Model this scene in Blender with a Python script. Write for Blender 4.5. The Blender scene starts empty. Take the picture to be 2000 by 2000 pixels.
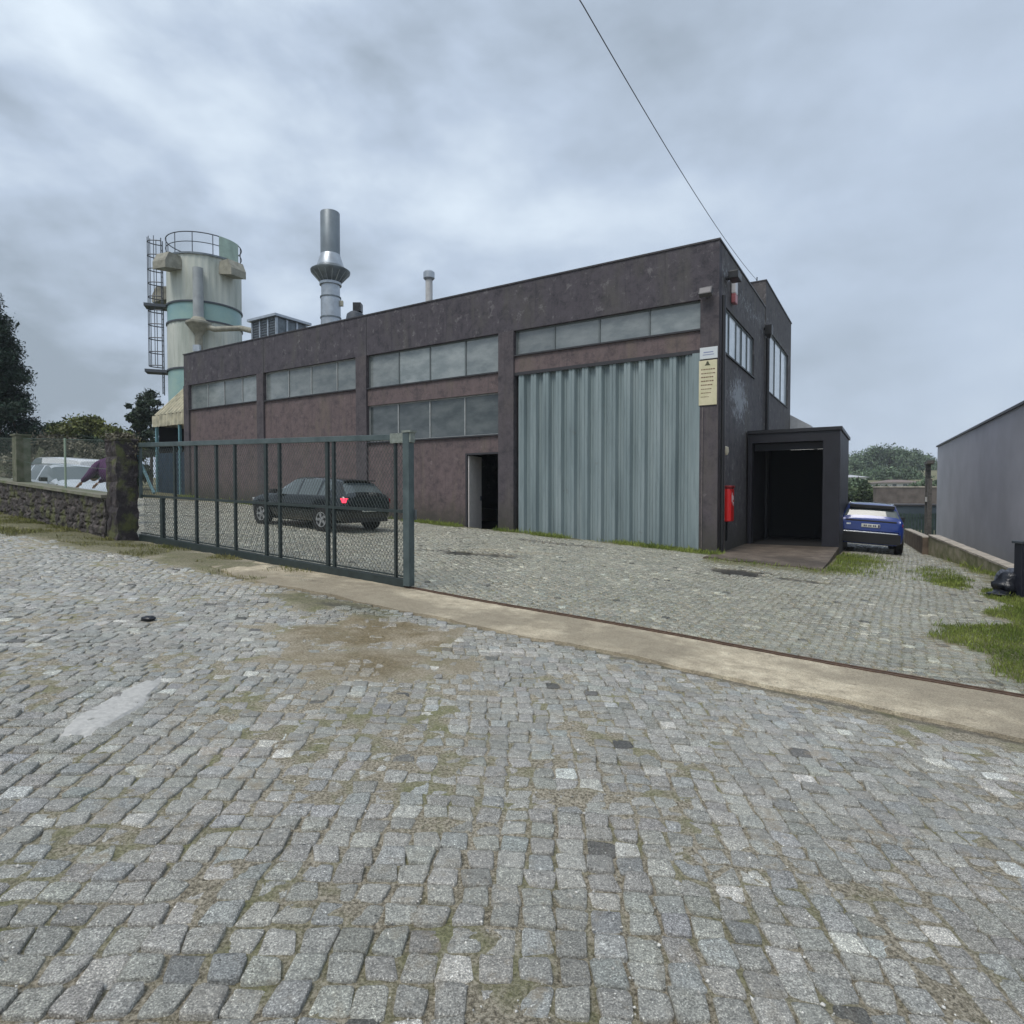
import bpy, bmesh, math, random
import numpy as np
from mathutils import Vector, Matrix
random.seed(7); RNG = np.random.default_rng(11)
R = math.radians
scene = bpy.context.scene
col = scene.collection

# ------------------------------------------------------------------ camera, sky, sun, exposure
CAM_H = 1.6; FPX = 1190.0; PITCH = math.atan(32/FPX)
cd = bpy.data.cameras.new('camera'); cam = bpy.data.objects.new('camera', cd); col.objects.link(cam)
cam.location = (0, 0, CAM_H); cam.rotation_euler = (R(90)-PITCH, 0, 0)
cd.sensor_width = 36; cd.lens = 36*FPX/2000; cd.clip_start = 0.05; cd.clip_end = 6000
scene.camera = cam
scene.render.resolution_x = 1024; scene.render.resolution_y = 1024
scene.view_settings.view_transform = 'Standard'; scene.view_settings.look = 'None'
scene.view_settings.exposure = 0.28; scene.view_settings.gamma = 1.0
SUN_EL, SUN_AZ = R(58), R(215)        # azimuth clockwise from +Y
world = bpy.data.worlds.new('World'); scene.world = world; world.use_nodes = True
nt = world.node_tree; nt.nodes.clear(); N = nt.nodes; L = nt.links
wo = N.new('ShaderNodeOutputWorld'); bg = N.new('ShaderNodeBackground'); L.new(bg.outputs[0], wo.inputs[0])
sky = N.new('ShaderNodeTexSky'); sky.sky_type = 'NISHITA'; sky.sun_disc = False
sky.sun_elevation = SUN_EL; sky.sun_rotation = SUN_AZ; sky.air_density = 1.5; sky.dust_density = 4
tc = N.new('ShaderNodeTexCoord')
sep = N.new('ShaderNodeSeparateXYZ'); L.new(tc.outputs['Generated'], sep.inputs[0])
def wmath(op, a, b=None, clamp=False):
    m = N.new('ShaderNodeMath'); m.operation = op; m.use_clamp = clamp
    for i, v in enumerate((a, b)):
        if v is None: continue
        if isinstance(v, (int, float)): m.inputs[i].default_value = v
        else: L.new(v, m.inputs[i])
    return m.outputs[0]
# cloud deck: direction projected on a plane overhead
zc = wmath('ADD', wmath('MAXIMUM', sep.outputs[2], 0.0), 0.38)
comb = N.new('ShaderNodeCombineXYZ'); L.new(wmath('DIVIDE', sep.outputs[0], zc), comb.inputs[0]); L.new(wmath('DIVIDE', sep.outputs[1], zc), comb.inputs[1])
mp = N.new('ShaderNodeMapping'); L.new(tc.outputs['Generated'], mp.inputs[0]); mp.inputs['Rotation'].default_value = (0, R(32), 0); mp.inputs['Scale'].default_value = (1.0, 1.0, 1.9); mp.inputs['Location'].default_value = (3.1, 1.7, 0)
n1 = N.new('ShaderNodeTexNoise'); n1.inputs['Scale'].default_value = 2.3; n1.inputs['Detail'].default_value = 6; n1.inputs['Roughness'].default_value = .5; n1.inputs['Distortion'].default_value = .25; L.new(mp.outputs[0], n1.inputs[0])
n2 = N.new('ShaderNodeTexNoise'); n2.inputs['Scale'].default_value = 7; n2.inputs['Detail'].default_value = 7; n2.inputs['Roughness'].default_value = .5; L.new(mp.outputs[0], n2.inputs[0])
# clouds have more contrast on the left of the view, a flatter veil on the right and low down
side = wmath('MULTIPLY_ADD', sep.outputs[0], -0.9); side.node.inputs[2].default_value = 0.62; side.node.use_clamp = True
nmix = wmath('ADD', wmath('MULTIPLY', n1.outputs[0], .68), wmath('MULTIPLY', n2.outputs[0], .32))
dev = wmath('MULTIPLY', wmath('SUBTRACT', nmix, 0.5), wmath('ADD', wmath('MULTIPLY', side, 2.7), 0.6))
# bright opening high on the left of the view
def lobe(d, power, amt):
    v = N.new('ShaderNodeVectorMath'); v.operation = 'DOT_PRODUCT'; L.new(tc.outputs['Generated'], v.inputs[0]); v.inputs[1].default_value = Vector(d).normalized()
    return wmath('MULTIPLY', wmath('POWER', wmath('MAXIMUM', v.outputs['Value'], 0.0), power), amt)
dev = wmath('ADD', dev, lobe((-.36, 1, .66), 26, .24))
dev = wmath('ADD', dev, lobe((.6, 1, .55), 6, -.02))
dev = wmath('ADD', dev, lobe((-.90, 1, .46), 30, -.22))
dev = wmath('ADD', dev, lobe((-.36, 1, .40), 90, -.14))
val = wmath('ADD', dev, 0.5, clamp=True)
ramp = N.new('ShaderNodeValToRGB'); L.new(val, ramp.inputs[0]); e = ramp.color_ramp.elements
e[0].position = .12; e[0].color = (.28, .335, .40, 1); e[1].position = .95; e[1].color = (.66, .75, .84, 1)
m_ = e.new(.5); m_.color = (.435, .515, .63, 1)
sc = N.new('ShaderNodeMix'); sc.data_type = 'RGBA'; sc.inputs[0].default_value = .94
skm = N.new('ShaderNodeVectorMath'); skm.operation = 'SCALE'; L.new(sky.outputs[0], skm.inputs[0]); skm.inputs['Scale'].default_value = .1
L.new(skm.outputs[0], sc.inputs[6]); L.new(ramp.outputs[0], sc.inputs[7])
L.new(sc.outputs[2], bg.inputs[0]); bg.inputs[1].default_value = 1.02
sd = bpy.data.lights.new('sun', 'SUN'); sd.energy = 1.7; sd.angle = R(25); sd.color = (1, .95, .88)
sun = bpy.data.objects.new('sun', sd); col.objects.link(sun)
sv = Vector((math.sin(SUN_AZ)*math.cos(SUN_EL), math.cos(SUN_AZ)*math.cos(SUN_EL), math.sin(SUN_EL)))
sun.rotation_euler = (-sv).to_track_quat('-Z', 'Y').to_euler(); sun.location = (0, 0, 60)

# ------------------------------------------------------------------ helpers
def ray(px, py):
    x = (px-1000)/FPX; u = (1000-py)/FPX; c, s = math.cos(PITCH), math.sin(PITCH)
    return Vector((x, c+u*s, -s+u*c))
def at(px, py, Y):
    r = ray(px, py); return Vector((0, 0, CAM_H)) + r*(Y/r.y)
def sstep(t): t = np.clip(t, 0, 1); return t*t*(3-2*t)
GA = np.array((-1.49, 8.76)); GD = np.array((.859, -.512)); GM = np.array((-.512, -.859))
def uw(x, y): return (x-GA[0])*GD[0]+(y-GA[1])*GD[1], (x-GA[0])*GM[0]+(y-GA[1])*GM[1]
WA = np.array((-8.15, 12.5)); WD = np.array((-.8115, .5843)); WN = np.array((.5843, .8115))
def G(x, y):
    x = np.asarray(x, float); y = np.asarray(y, float)
    p = np.clip(-.058*x+.021*y, -2.2, 3.0)
    d = np.hypot(x, y)
    a = x/np.maximum(np.abs(y), 8)
    hr = -.9+3.6*sstep((d-55)/45)+7*sstep((d-110)/130)
    hl = 2.3+2.0*sstep((d-50)/60)
    wr = sstep((a+.35)/.6)
    tgt = hl*(1-wr)+hr*wr
    w = sstep((d-36)/28)
    back = sstep((-y-4)/20)
    p = p*(1-back)
    z = p*(1-w)+tgt*w*(1-back)
    dw = (x-WA[0])*WN[0]+(y-WA[1])*WN[1]
    z = z-.08*np.exp(-((x+14.5)**2+(y-19.5)**2)/36)*sstep((dw-.2)/1.2)
    z = z+.012*np.sin(x*1.3+.6*y)*np.sin(y*.9-.3*x)*sstep((30-d)/10)
    return z
def g1(x, y): return float(G(x, y))
def gnormal(x, y):
    return Vector((-(g1(x+.5, y)-g1(x-.5, y)), -(g1(x, y+.5)-g1(x, y-.5)), 1)).normalized()

class MB:
    def __init__(s): s.v = []; s.f = []
    def quad(s, a, b, c, d):
        n = len(s.v); s.v += [tuple(a), tuple(b), tuple(c), tuple(d)]; s.f.append((n, n+1, n+2, n+3))
    def poly(s, pts):
        n = len(s.v); s.v += [tuple(p) for p in pts]; s.f.append(tuple(range(n, n+len(pts))))
    def box(s, x0, x1, y0, y1, z0, z1, M=None):
        P = [(x, y, z) for x in (x0, x1) for y in (y0, y1) for z in (z0, z1)]
        if M is not None: P = [tuple(M @ Vector(p)) for p in P]
        n = len(s.v); s.v += P
        for f in ((0, 1, 3, 2), (4, 6, 7, 5), (0, 4, 5, 1), (2, 3, 7, 6), (0, 2, 6, 4), (1, 5, 7, 3)): s.f.append(tuple(n+i for i in f))
        return s
    def prism(s, pts, h0, h1):       # pts: list of (x,y), vertical prism
        n = len(s.v); k = len(pts)
        s.v += [(p[0], p[1], h0) for p in pts]+[(p[0], p[1], h1) for p in pts]
        s.f.append(tuple(n+i for i in range(k-1, -1, -1))); s.f.append(tuple(n+k+i for i in range(k)))
        for i in range(k): j = (i+1) % k; s.f.append((n+i, n+j, n+k+j, n+k+i))
        return s
    def tube(s, pts, r, seg=8, caps=True):
        pts = [Vector(p) for p in pts]; rs = r if isinstance(r, (list, tuple)) else [r]*len(pts)
        n = len(s.v); up = None
        for i, p in enumerate(pts):
            t = (pts[min(i+1, len(pts)-1)]-pts[max(i-1, 0)]).normalized()
            if up is None: up = t.orthogonal().normalized()
            up = (up-t*up.dot(t))
            up = up.normalized() if up.length > 1e-6 else t.orthogonal().normalized()
            b = t.cross(up)
            for k in range(seg):
                a = 2*math.pi*(k+.5)/seg
                s.v.append(tuple(p+(up*math.cos(a)+b*math.sin(a))*rs[i]))
        for i in range(len(pts)-1):
            for k in range(seg):
                k2 = (k+1) % seg
                s.f.append((n+i*seg+k, n+i*seg+k2, n+(i+1)*seg+k2, n+(i+1)*seg+k))
        if caps:
            s.f.append(tuple(n+k for k in range(seg-1, -1, -1))); s.f.append(tuple(n+(len(pts)-1)*seg+k for k in range(seg)))
        return s
    def lathe(s, prof, c=(0, 0, 0), seg=32, a0=0, a1=2*math.pi, closed=True):
        n = len(s.v); m = len(prof); cnt = seg if closed else seg+1
        for k in range(cnt):
            a = a0+(a1-a0)*k/seg
            for (r, z) in prof: s.v.append((c[0]+r*math.cos(a), c[1]+r*math.sin(a), c[2]+z))
        for k in range(seg):
            k2 = (k+1) % cnt
            for i in range(m-1):
                s.f.append((n+k*m+i, n+k2*m+i, n+k2*m+i+1, n+k*m+i+1))
        return s
    def build(s, name, mat=None, parent=None, smooth=False, bevel=0):
        me = bpy.data.meshes.new(name); me.from_pydata(s.v, [], s.f); me.update()
        if smooth: me.polygons.foreach_set('use_smooth', [True]*len(me.polygons))
        if mat: me.materials.append(mat)
        o = bpy.data.objects.new(name, me); col.objects.link(o)
        if smooth:
            try: me.set_sharp_from_angle(angle=R(38))
            except Exception: pass
        if bevel:
            b = o.modifiers.new('bevel', 'BEVEL'); b.width = bevel; b.segments = 2; b.limit_method = 'ANGLE'
        if parent is not None: o.parent = parent
        return o
def np_mesh(name, V, F, mat, parent=None, colors=None, smooth=False):
    """V (n,3), F (m,k) all the same size k"""
    me = bpy.data.meshes.new(name); V = np.asarray(V, np.float32); F = np.asarray(F, np.int32); k = F.shape[1]
    me.vertices.add(len(V)); me.vertices.foreach_set('co', V.ravel())
    me.loops.add(F.size); me.loops.foreach_set('vertex_index', F.ravel())
    me.polygons.add(len(F)); me.polygons.foreach_set('loop_start', np.arange(len(F), dtype=np.int32)*k)
    me.polygons.foreach_set('loop_total', np.full(len(F), k, np.int32))
    if smooth: me.polygons.foreach_set('use_smooth', np.ones(len(F), bool))
    me.update(calc_edges=True)
    if colors is not None:
        ca = me.color_attributes.new('tint', 'FLOAT_COLOR', 'POINT')
        c = np.ones((len(V), 4), np.float32); c[:, :3] = colors; ca.data.foreach_set('color', c.ravel())
    me.materials.append(mat)
    o = bpy.data.objects.new(name, me); col.objects.link(o)
    if parent is not None: o.parent = parent
    return o
def tag(o, label, cat, group=None, kind=None):
    if label: o['label'] = label
    if cat: o['category'] = cat
    if group: o['group'] = group
    if kind: o['kind'] = kind
    return o
def thing(name, label, cat, loc=(0, 0, 0), rz=0, group=None):
    o = bpy.data.objects.new(name, None); col.objects.link(o); o.location = loc; o.rotation_euler = (0, 0, rz)
    o.empty_display_size = .2
    return tag(o, label, cat, group)

# ------------------------------------------------------------------ materials
_m = {}
def mat(name, color, rough=.6, metal=0, spec=.5, noise=0, nscale=6, bump=0, bscale=40, col2=None, stretch=None, detail=6, thr=(.35, .65), emit=None, trans=0, alpha=1, coat=0, obj=False):
    if name in _m: return _m[name]
    m = bpy.data.materials.new(name); m.use_nodes = True; t = m.node_tree; b = t.nodes['Principled BSDF']; _m[name] = m
    b.inputs['Base Color'].default_value = (*color, 1); b.inputs['Roughness'].default_value = rough; b.inputs['Metallic'].default_value = metal
    b.inputs['Specular IOR Level'].default_value = spec; b.inputs['Coat Weight'].default_value = coat; b.inputs['Coat Roughness'].default_value = .05
    b.inputs['Transmission Weight'].default_value = trans; b.inputs['Alpha'].default_value = alpha
    if emit: b.inputs['Emission Color'].default_value = (*emit[0], 1); b.inputs['Emission Strength'].default_value = emit[1]
    g = t.nodes.new('ShaderNodeTexCoord'); src = g.outputs['Object'] if obj else None
    if src is None:
        gg = t.nodes.new('ShaderNodeNewGeometry'); src = gg.outputs['Position']
    if stretch:
        mp = t.nodes.new('ShaderNodeMapping'); mp.inputs['Scale'].default_value = stretch; t.links.new(src, mp.inputs[0]); srcs = mp.outputs[0]
    else: srcs = src
    if col2 is not None or noise:
        n = t.nodes.new('ShaderNodeTexNoise'); n.inputs['Scale'].default_value = nscale; n.inputs['Detail'].default_value = detail; n.inputs['Roughness'].default_value = .6; t.links.new(srcs, n.inputs[0])
        r = t.nodes.new('ShaderNodeValToRGB'); t.links.new(n.outputs[0], r.inputs[0])
        c2 = col2 if col2 is not None else tuple(c*(1-noise) for c in color)
        r.color_ramp.elements[0].position = thr[0]; r.color_ramp.elements[1].position = thr[1]
        r.color_ramp.elements[0].color = (*c2, 1); r.color_ramp.elements[1].color = (*color, 1)
        t.links.new(r.outputs[0], b.inputs['Base Color'])
    if bump:
        n = t.nodes.new('ShaderNodeTexNoise'); n.inputs['Scale'].default_value = bscale; n.inputs['Detail'].default_value = 5; t.links.new(srcs, n.inputs[0])
        bp = t.nodes.new('ShaderNodeBump'); bp.inputs['Strength'].default_value = bump; bp.inputs['Distance'].default_value = .02; t.links.new(n.outputs[0], bp.inputs['Height']); t.links.new(bp.outputs[0], b.inputs['Normal'])
    return m
class NB:
    """small node-graph helper"""
    def __init__(s, name):
        s.m = bpy.data.materials.new(name); s.m.use_nodes = True; s.t = s.m.node_tree; s.b = s.t.nodes['Principled BSDF']
        s.pos = s.t.nodes.new('ShaderNodeNewGeometry').outputs['Position']
    def _in(s, sock, v):
        if isinstance(v, (int, float)): sock.default_value = v
        elif isinstance(v, tuple): sock.default_value = (*v, 1) if len(v) == 3 and sock.type == 'RGBA' else v
        else: s.t.links.new(v, sock)
    def math(s, op, a, b=0.0, clamp=False):
        n = s.t.nodes.new('ShaderNodeMath'); n.operation = op; n.use_clamp = clamp; s._in(n.inputs[0], a); s._in(n.inputs[1], b); return n.outputs[0]
    def noise(s, scale, detail=5, rough=.6, vec=None, dist=0):
        n = s.t.nodes.new('ShaderNodeTexNoise'); n.inputs['Scale'].default_value = scale; n.inputs['Detail'].default_value = detail; n.inputs['Roughness'].default_value = rough; n.inputs['Distortion'].default_value = dist
        s.t.links.new(vec or s.pos, n.inputs[0]); return n.outputs[0]
    def map(s, scale=(1, 1, 1), rot=(0, 0, 0), loc=(0, 0, 0), vec=None):
        n = s.t.nodes.new('ShaderNodeMapping'); n.inputs['Scale'].default_value = scale; n.inputs['Rotation'].default_value = rot; n.inputs['Location'].default_value = loc
        s.t.links.new(vec or s.pos, n.inputs[0]); return n.outputs[0]
    def ramp(s, v, stops):
        n = s.t.nodes.new('ShaderNodeValToRGB'); s.t.links.new(v, n.inputs[0]); e = n.color_ramp.elements
        while len(e) < len(stops): e.new(.5)
        for el, (p, c) in zip(e, stops): el.position = p; el.color = (*c, 1) if isinstance(c, tuple) else (c, c, c, 1)
        return n.outputs[0]
    def mix(s, f, a, b, mode='MIX'):
        n = s.t.nodes.new('ShaderNodeMix'); n.data_type = 'RGBA'; n.blend_type = mode; s._in(n.inputs[0], f); s._in(n.inputs[6], a); s._in(n.inputs[7], b); return n.outputs[2]
    def bump(s, h, strength=.5, dist=.02):
        n = s.t.nodes.new('ShaderNodeBump'); n.inputs['Strength'].default_value = strength; n.inputs['Distance'].default_value = dist; s.t.links.new(h, n.inputs['Height']); s.t.links.new(n.outputs[0], s.b.inputs['Normal'])
    def attr(s, name):
        n = s.t.nodes.new('ShaderNodeAttribute'); n.attribute_name = name; return n.outputs['Color']
    def out(s, color=None, rough=None, spec=None):
        if color is not None: s._in(s.b.inputs['Base Color'], color)
        if rough is not None: s._in(s.b.inputs['Roughness'], rough)
        if spec is not None: s._in(s.b.inputs['Specular IOR Level'], spec)
        return s.m

def m_sett():
    n = NB('granite_sett'); a = n.attr('tint')
    grain = n.noise(150, 4, .8)
    sp = n.ramp(grain, [(.35, .30), (.45, .80), (.54, 1.05), (.64, 2.4)])
    mid = n.ramp(n.noise(38, 4, .6), [(.3, .70), (.7, 1.22)])
    quartz = n.ramp(n.noise(62, 3, .6), [(.27, .35), (.36, 1.0), (.66, 1.0), (.73, 2.3)])
    big = n.ramp(n.noise(1.1, 4, .6), [(.3, .86), (.7, 1.1)])
    c = n.mix(1.0, n.mix(1.0, n.mix(1.0, n.mix(1.0, a, sp, 'MULTIPLY'), quartz, 'MULTIPLY'), mid, 'MULTIPLY'), big, 'MULTIPLY')
    # sandy dirt and moss smeared over some tops
    dirt = n.ramp(n.noise(9, 5, .65), [(.54, 0.0), (.66, .7)])
    c = n.mix(n.math('MULTIPLY', dirt, n.ramp(n.noise(.8, 3), [(.4, .0), (.62, 1.0)])), c, (.34, .27, .17))
    n.bump(n.math('ADD', n.math('MULTIPLY', n.noise(34, 4), .6), n.math('MULTIPLY', grain, .5)), 1.0, .018)
    rg = n.ramp(n.noise(.7, 5, .65), [(.40, .14), (.62, .44)])
    return n.out(c, rg, .85)
def m_terrain():
    n = NB('earth_bed'); a = n.attr('tint')
    sp = n.t.nodes.new('ShaderNodeSeparateColor'); n.t.links.new(a, sp.inputs[0])
    base = n.ramp(n.noise(70, 5, .8), [(.36, (.11, .095, .07)), (.48, (.34, .30, .215)), (.58, (.68, .61, .48))])
    mossc = n.ramp(n.noise(80, 5, .8), [(.36, (.07, .085, .025)), (.48, (.21, .225, .085)), (.62, (.44, .44, .22))])
    mossf = n.ramp(n.noise(3.2, 5, .6), [(.48, 0.0), (.66, .75)])
    c = n.mix(mossf, base, mossc)
    sand = n.mix(n.ramp(n.noise(1.4, 4), [(.42, 0.0), (.58, 1.0)]), n.ramp(n.noise(45, 7, .85), [(.36, (.10, .08, .04)), (.5, (.25, .195, .105)), (.62, (.40, .33, .20))]), n.ramp(n.noise(45, 7, .85), [(.36, (.22, .18, .12)), (.5, (.46, .39, .28)), (.62, (.66, .59, .46))]))
    c = n.mix(n.math('MULTIPLY', sp.outputs[0], 1.0), c, sand)
    c = n.mix(sp.outputs[1], c, n.ramp(n.noise(26, 7, .85), [(.36, (.035, .04, .016)), (.5, (.15, .145, .07)), (.64, (.36, .33, .21))]))
    c = n.mix(sp.outputs[2], c, (.045, .042, .036))
    n.bump(n.noise(50, 6, .8), 1.0, .03)
    return n.out(c, n.ramp(sp.outputs[2], [(0, .85), (1, .3)]))
def m_concrete(name, c0, c1, c2, scale=1.0):
    n = NB(name)
    a = n.ramp(n.noise(2.2*scale, 6, .65, dist=.1), [(.32, c0), (.5, c1), (.68, c2)])
    a = n.mix(n.ramp(n.noise(.45*scale**.3, 4, .6), [(.44, .75), (.58, 0.0)]), a, tuple(x_*.72 for x_ in c0))
    a = n.mix(n.ramp(n.noise(4.5, 7, .75), [(.60, 0.0), (.68, .7)]), a, tuple(x_*.45 for x_ in c0))
    f = n.ramp(n.noise(75, 6, .85), [(.36, .38), (.48, .97), (.62, 1.35)])
    n.bump(n.noise(80, 5), .4, .012)
    return n.out(n.mix(1.0, a, f, 'MULTIPLY'), .7)
def m_plaster(name, base, dark, light, greenish, lightamt=.62, patch=False):
    """old painted render: mottling, runs and peeled spots"""
    n = NB(name)
    run = n.noise(1.0, 6, .62, vec=n.map(scale=(1.6, 1.6, .35)))
    blot = n.noise(3.1, 9, .78, dist=.3)
    c = n.ramp(blot, [(.33, dark), (.5, base), (.68, tuple(x*1.25 for x in base))])
    c = n.mix(n.ramp(run, [(.52, 0.0), (.68, .55)]), c, greenish)
    pe = n.noise(3.4, 8, .72, dist=.3)
    c = n.mix(n.ramp(pe, [(lightamt, 0.0), (lightamt+.10, .6)]), c, light)
    runs2 = n.noise(1.0, 4, .6, vec=n.map(scale=(9, 9, .5), loc=(4, 2, 0)))
    c = n.mix(n.ramp(runs2, [(.56, 0.0), (.72, .5)]), c, dark)
    s0 = n.t.nodes.new('ShaderNodeSeparateXYZ'); n.t.links.new(n.pos, s0.inputs[0])
    hz = n.math('ADD', s0.outputs[2], n.math('SUBTRACT', n.math('MULTIPLY', s0.outputs[0], .058), n.math('MULTIPLY', s0.outputs[1], .021)))
    spl = n.ramp(n.math('ADD', n.math('MULTIPLY', hz, .5), n.math('MULTIPLY', n.noise(2.6, 6, .7), .9)), [(.5, .8), (.95, 0.0)])
    c = n.mix(spl, c, (.062, .060, .048))
    if patch:
        fl = n.noise(7.5, 8, .8, vec=n.map(scale=(1, 1, .7)))
        s = n.t.nodes.new('ShaderNodeSeparateXYZ'); n.t.links.new(n.pos, s.inputs[0])
        # flaked area, spreading irregularly in the middle of the side wall and under its parapet
        h1 = n.math('MULTIPLY', n.math('SUBTRACT', 1.0, n.math('ABSOLUTE', n.math('SUBTRACT', n.math('DIVIDE', s.outputs[2], 1.3), 3.5)), True), n.math('SUBTRACT', 1.0, n.math('ABSOLUTE', n.math('DIVIDE', n.math('SUBTRACT', s.outputs[1], 18.8), 2.2)), True))
        h2 = n.math('MULTIPLY', n.math('SUBTRACT', 1.0, n.math('ABSOLUTE', n.math('DIVIDE', n.math('SUBTRACT', s.outputs[2], 7.7), 1.1)), True), .45)
        k = n.math('ADD', n.math('MULTIPLY', n.math('MAXIMUM', h1, h2), .34), n.math('SUBTRACT', fl, .62))
        c = n.mix(n.ramp(k, [(.05, 0.0), (.12, .8)]), c, (.36, .38, .40))
    f = n.ramp(n.noise(60, 3, .7), [(.3, .88), (.7, 1.1)])
    n.bump(n.math('ADD', n.noise(25, 5), n.math('MULTIPLY', n.noise(2.5, 4), 2.0)), .3, .015)
    return n.out(n.mix(1.0, c, f, 'MULTIPLY'), .78, .35)
M_SETT = m_sett(); M_EARTH = m_terrain()
M_STRIP = m_concrete('sandy_concrete', (.33, .28, .20), (.50, .43, .31), (.64, .57, .42), 2.6)
M_APRON = m_concrete('brown_concrete', (.085, .068, .052), (.145, .115, .09), (.21, .175, .135))
M_CEMENT = mat('pale_cement', (.52, .51, .48), .55, noise=.25, nscale=30, bump=.3, bscale=60)
M_FRAME = m_plaster('dark_render', (.070, .063, .074), (.030, .028, .036), (.20, .19, .195), (.095, .092, .082), .57)
M_SIDE = m_plaster('side_render', (.095, .088, .090), (.045, .043, .048), (.24, .23, .23), (.14, .13, .10), .56, patch=True)
M_INFILL = m_plaster('reddish_render', (.130, .099, .100), (.062, .052, .057), (.25, .21, .20), (.15, .125, .10), .61)
M_COLUMN = m_plaster('column_render', (.084, .073, .080), (.038, .035, .043), (.20, .18, .185), (.11, .098, .088), .64)
M_CAP = mat('dark_capping', (.05, .045, .05), .5, noise=.4)
M_SILL = mat('sill_black', (.03, .03, .035), .6)
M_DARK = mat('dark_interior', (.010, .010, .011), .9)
M_ROOF = mat('roof_felt', (.12, .12, .12), .9, noise=.3)
def m_glass(name, c, rough, spec, c2):
    n = NB(name); s = n.noise(1.3, 4, .6, vec=n.map(scale=(1, 1, 2.2)))
    cc = n.ramp(s, [(.35, c), (.65, c2)])
    n.b.inputs['IOR'].default_value = 1.6
    oi = n.t.nodes.new('ShaderNodeObjectInfo'); cc = n.mix(1.0, cc, n.ramp(oi.outputs['Random'], [(0, .62), (1, 1.35)]), 'MULTIPLY')
    d = n.noise(1.6, 3); n.bump(d, .16, .02)
    return n.out(cc, rough, spec)
M_GLASS = m_glass('sky_pale_glass', (.145, .17, .175), .12, .7, (.24, .265, .265))  # base colour lifted to stand in for reflected sky
M_GLASS_LOW = m_glass('dark_dusty_glass', (.05, .062, .066), .12, .6, (.11, .125, .125))
M_GLASS_SIDE = m_glass('sky_pale_side_glass', (.42, .48, .51), .12, 1.0, (.60, .64, .66))  # bright base paints the sky's reflection into the side panes
M_WFRAME = mat('pale_mullion', (.33, .35, .35), .5, noise=.3)
M_WFRAME_D = mat('grey_mullion', (.11, .13, .135), .5)
def m_door():
    n = NB('corrugated_teal_steel')
    a = n.ramp(n.noise(1.0, 5, .6, vec=n.map(scale=(2.2, 2.2, .25))), [(.3, (.155, .20, .21)), (.5, (.21, .265, .275)), (.7, (.27, .325, .335))])
    r = n.ramp(n.noise(1, 6, .7, vec=n.map(scale=(16, 16, .9))), [(.53, 0.0), (.75, .6)])
    n.bump(n.noise(8, 3), .1, .01)
    a = n.mix(n.ramp(n.noise(3, 7, .75), [(.62, 0.0), (.70, .4)]), a, (.15, .14, .12))
    return n.out(n.mix(r, a, (.09, .115, .12)), .42, .5)
M_DOOR = m_door()
M_LEAF = mat('grey_door_paint', (.66, .63, .60), .5, noise=.12)
M_PIPE = mat('black_pipe', (.012, .012, .013), .4)
M_PIPE_G = mat('rusty_grey_pipe', (.20, .17, .16), .55, noise=.4, nscale=12)
M_PORCH = mat('porch_panel', (.014, .014, .021), .5, noise=.35, nscale=2, bump=.1)
M_PORCH_S = mat('porch_side_panel', (.060, .060, .068), .55, noise=.4, nscale=1.6)
M_GALV = mat('galvanised', (.46, .50, .54), .38, metal=.65, noise=.25, nscale=3)
M_GALV_D = mat('galvanised_dark', (.20, .23, .25), .45, metal=.5, noise=.4, nscale=4)
def m_silo():
    n = NB('silo_cream_panel')
    a = n.ramp(n.noise(1, 5, .6, vec=n.map(scale=(1.1, 1.1, .22))), [(.3, (.34, .38, .34)), (.5, (.48, .51, .46)), (.7, (.58, .60, .54))])
    r = n.ramp(n.noise(1, 5, .65, vec=n.map(scale=(5, 5, .35))), [(.54, 0.0), (.74, .55)])
    return n.out(n.mix(r, a, (.22, .25, .20)), .55)
M_SILO = m_silo()
M_SILO_G = mat('silo_green_panel', (.33, .47, .41), .4, col2=(.22, .38, .40), nscale=.6)
M_GREEN_SHEET = mat('pale_green_sheet', (.42, .55, .47), .5, noise=.3, nscale=2)
M_STEEL_D = mat('dark_steel', (.07, .08, .095), .5, metal=.2)
M_HOOD = mat('dusty_hood', (.33, .32, .26), .6, noise=.4, nscale=3)
M_CREAM = mat('cream_corrugated', (.66, .61, .45), .6, col2=(.36, .34, .25), nscale=2.5)
M_BLUE = mat('blue_sheet', (.018, .055, .10), .5, noise=.4, nscale=2)
M_TEAL = mat('pale_teal_paint', (.16, .32, .36), .5, noise=.2)
M_GATE = mat('green_gate_paint', (.028, .042, .042), .45, noise=.35, nscale=9)
M_GATE_P = mat('green_grey_post', (.085, .115, .118), .45, col2=(.05, .072, .075), nscale=5)
M_WIRE = mat('wire_dark', (.035, .048, .045), .5)
M_FWIRE = mat('wire_green', (.07, .11, .085), .5)
def m_stone(name, a, b, c):
    n = NB(name)
    v = n.t.nodes.new('ShaderNodeTexVoronoi'); v.inputs['Scale'].default_value = 3.4; n.t.links.new(n.map(scale=(1, 1, 1.6)), v.inputs[0])
    x = n.ramp(n.noise(6, 6, .7), [(.3, a), (.52, b), (.68, c)])
    x = n.mix(n.ramp(v.outputs['Color'], [(.0, 0.0), (1.0, .5)]), x, b)
    ms = n.ramp(n.noise(2.6, 5, .6), [(.5, 0.0), (.62, .8)])
    x = n.mix(ms, x, (.10, .11, .035))
    n.bump(n.noise(22, 5), .9, .03)
    return n.out(x, .8)
M_STONE = m_stone('rubble_stone', (.014, .012, .011), (.052, .044, .041), (.21, .18, .17))
M_PILLAR = m_stone('dark_pillar_stone', (.010, .008, .009), (.038, .031, .033), (.13, .11, .11))
M_COPING = mat('mossy_coping', (.23, .21, .18), .8, col2=(.11, .13, .06), nscale=3, bump=.4)
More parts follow.
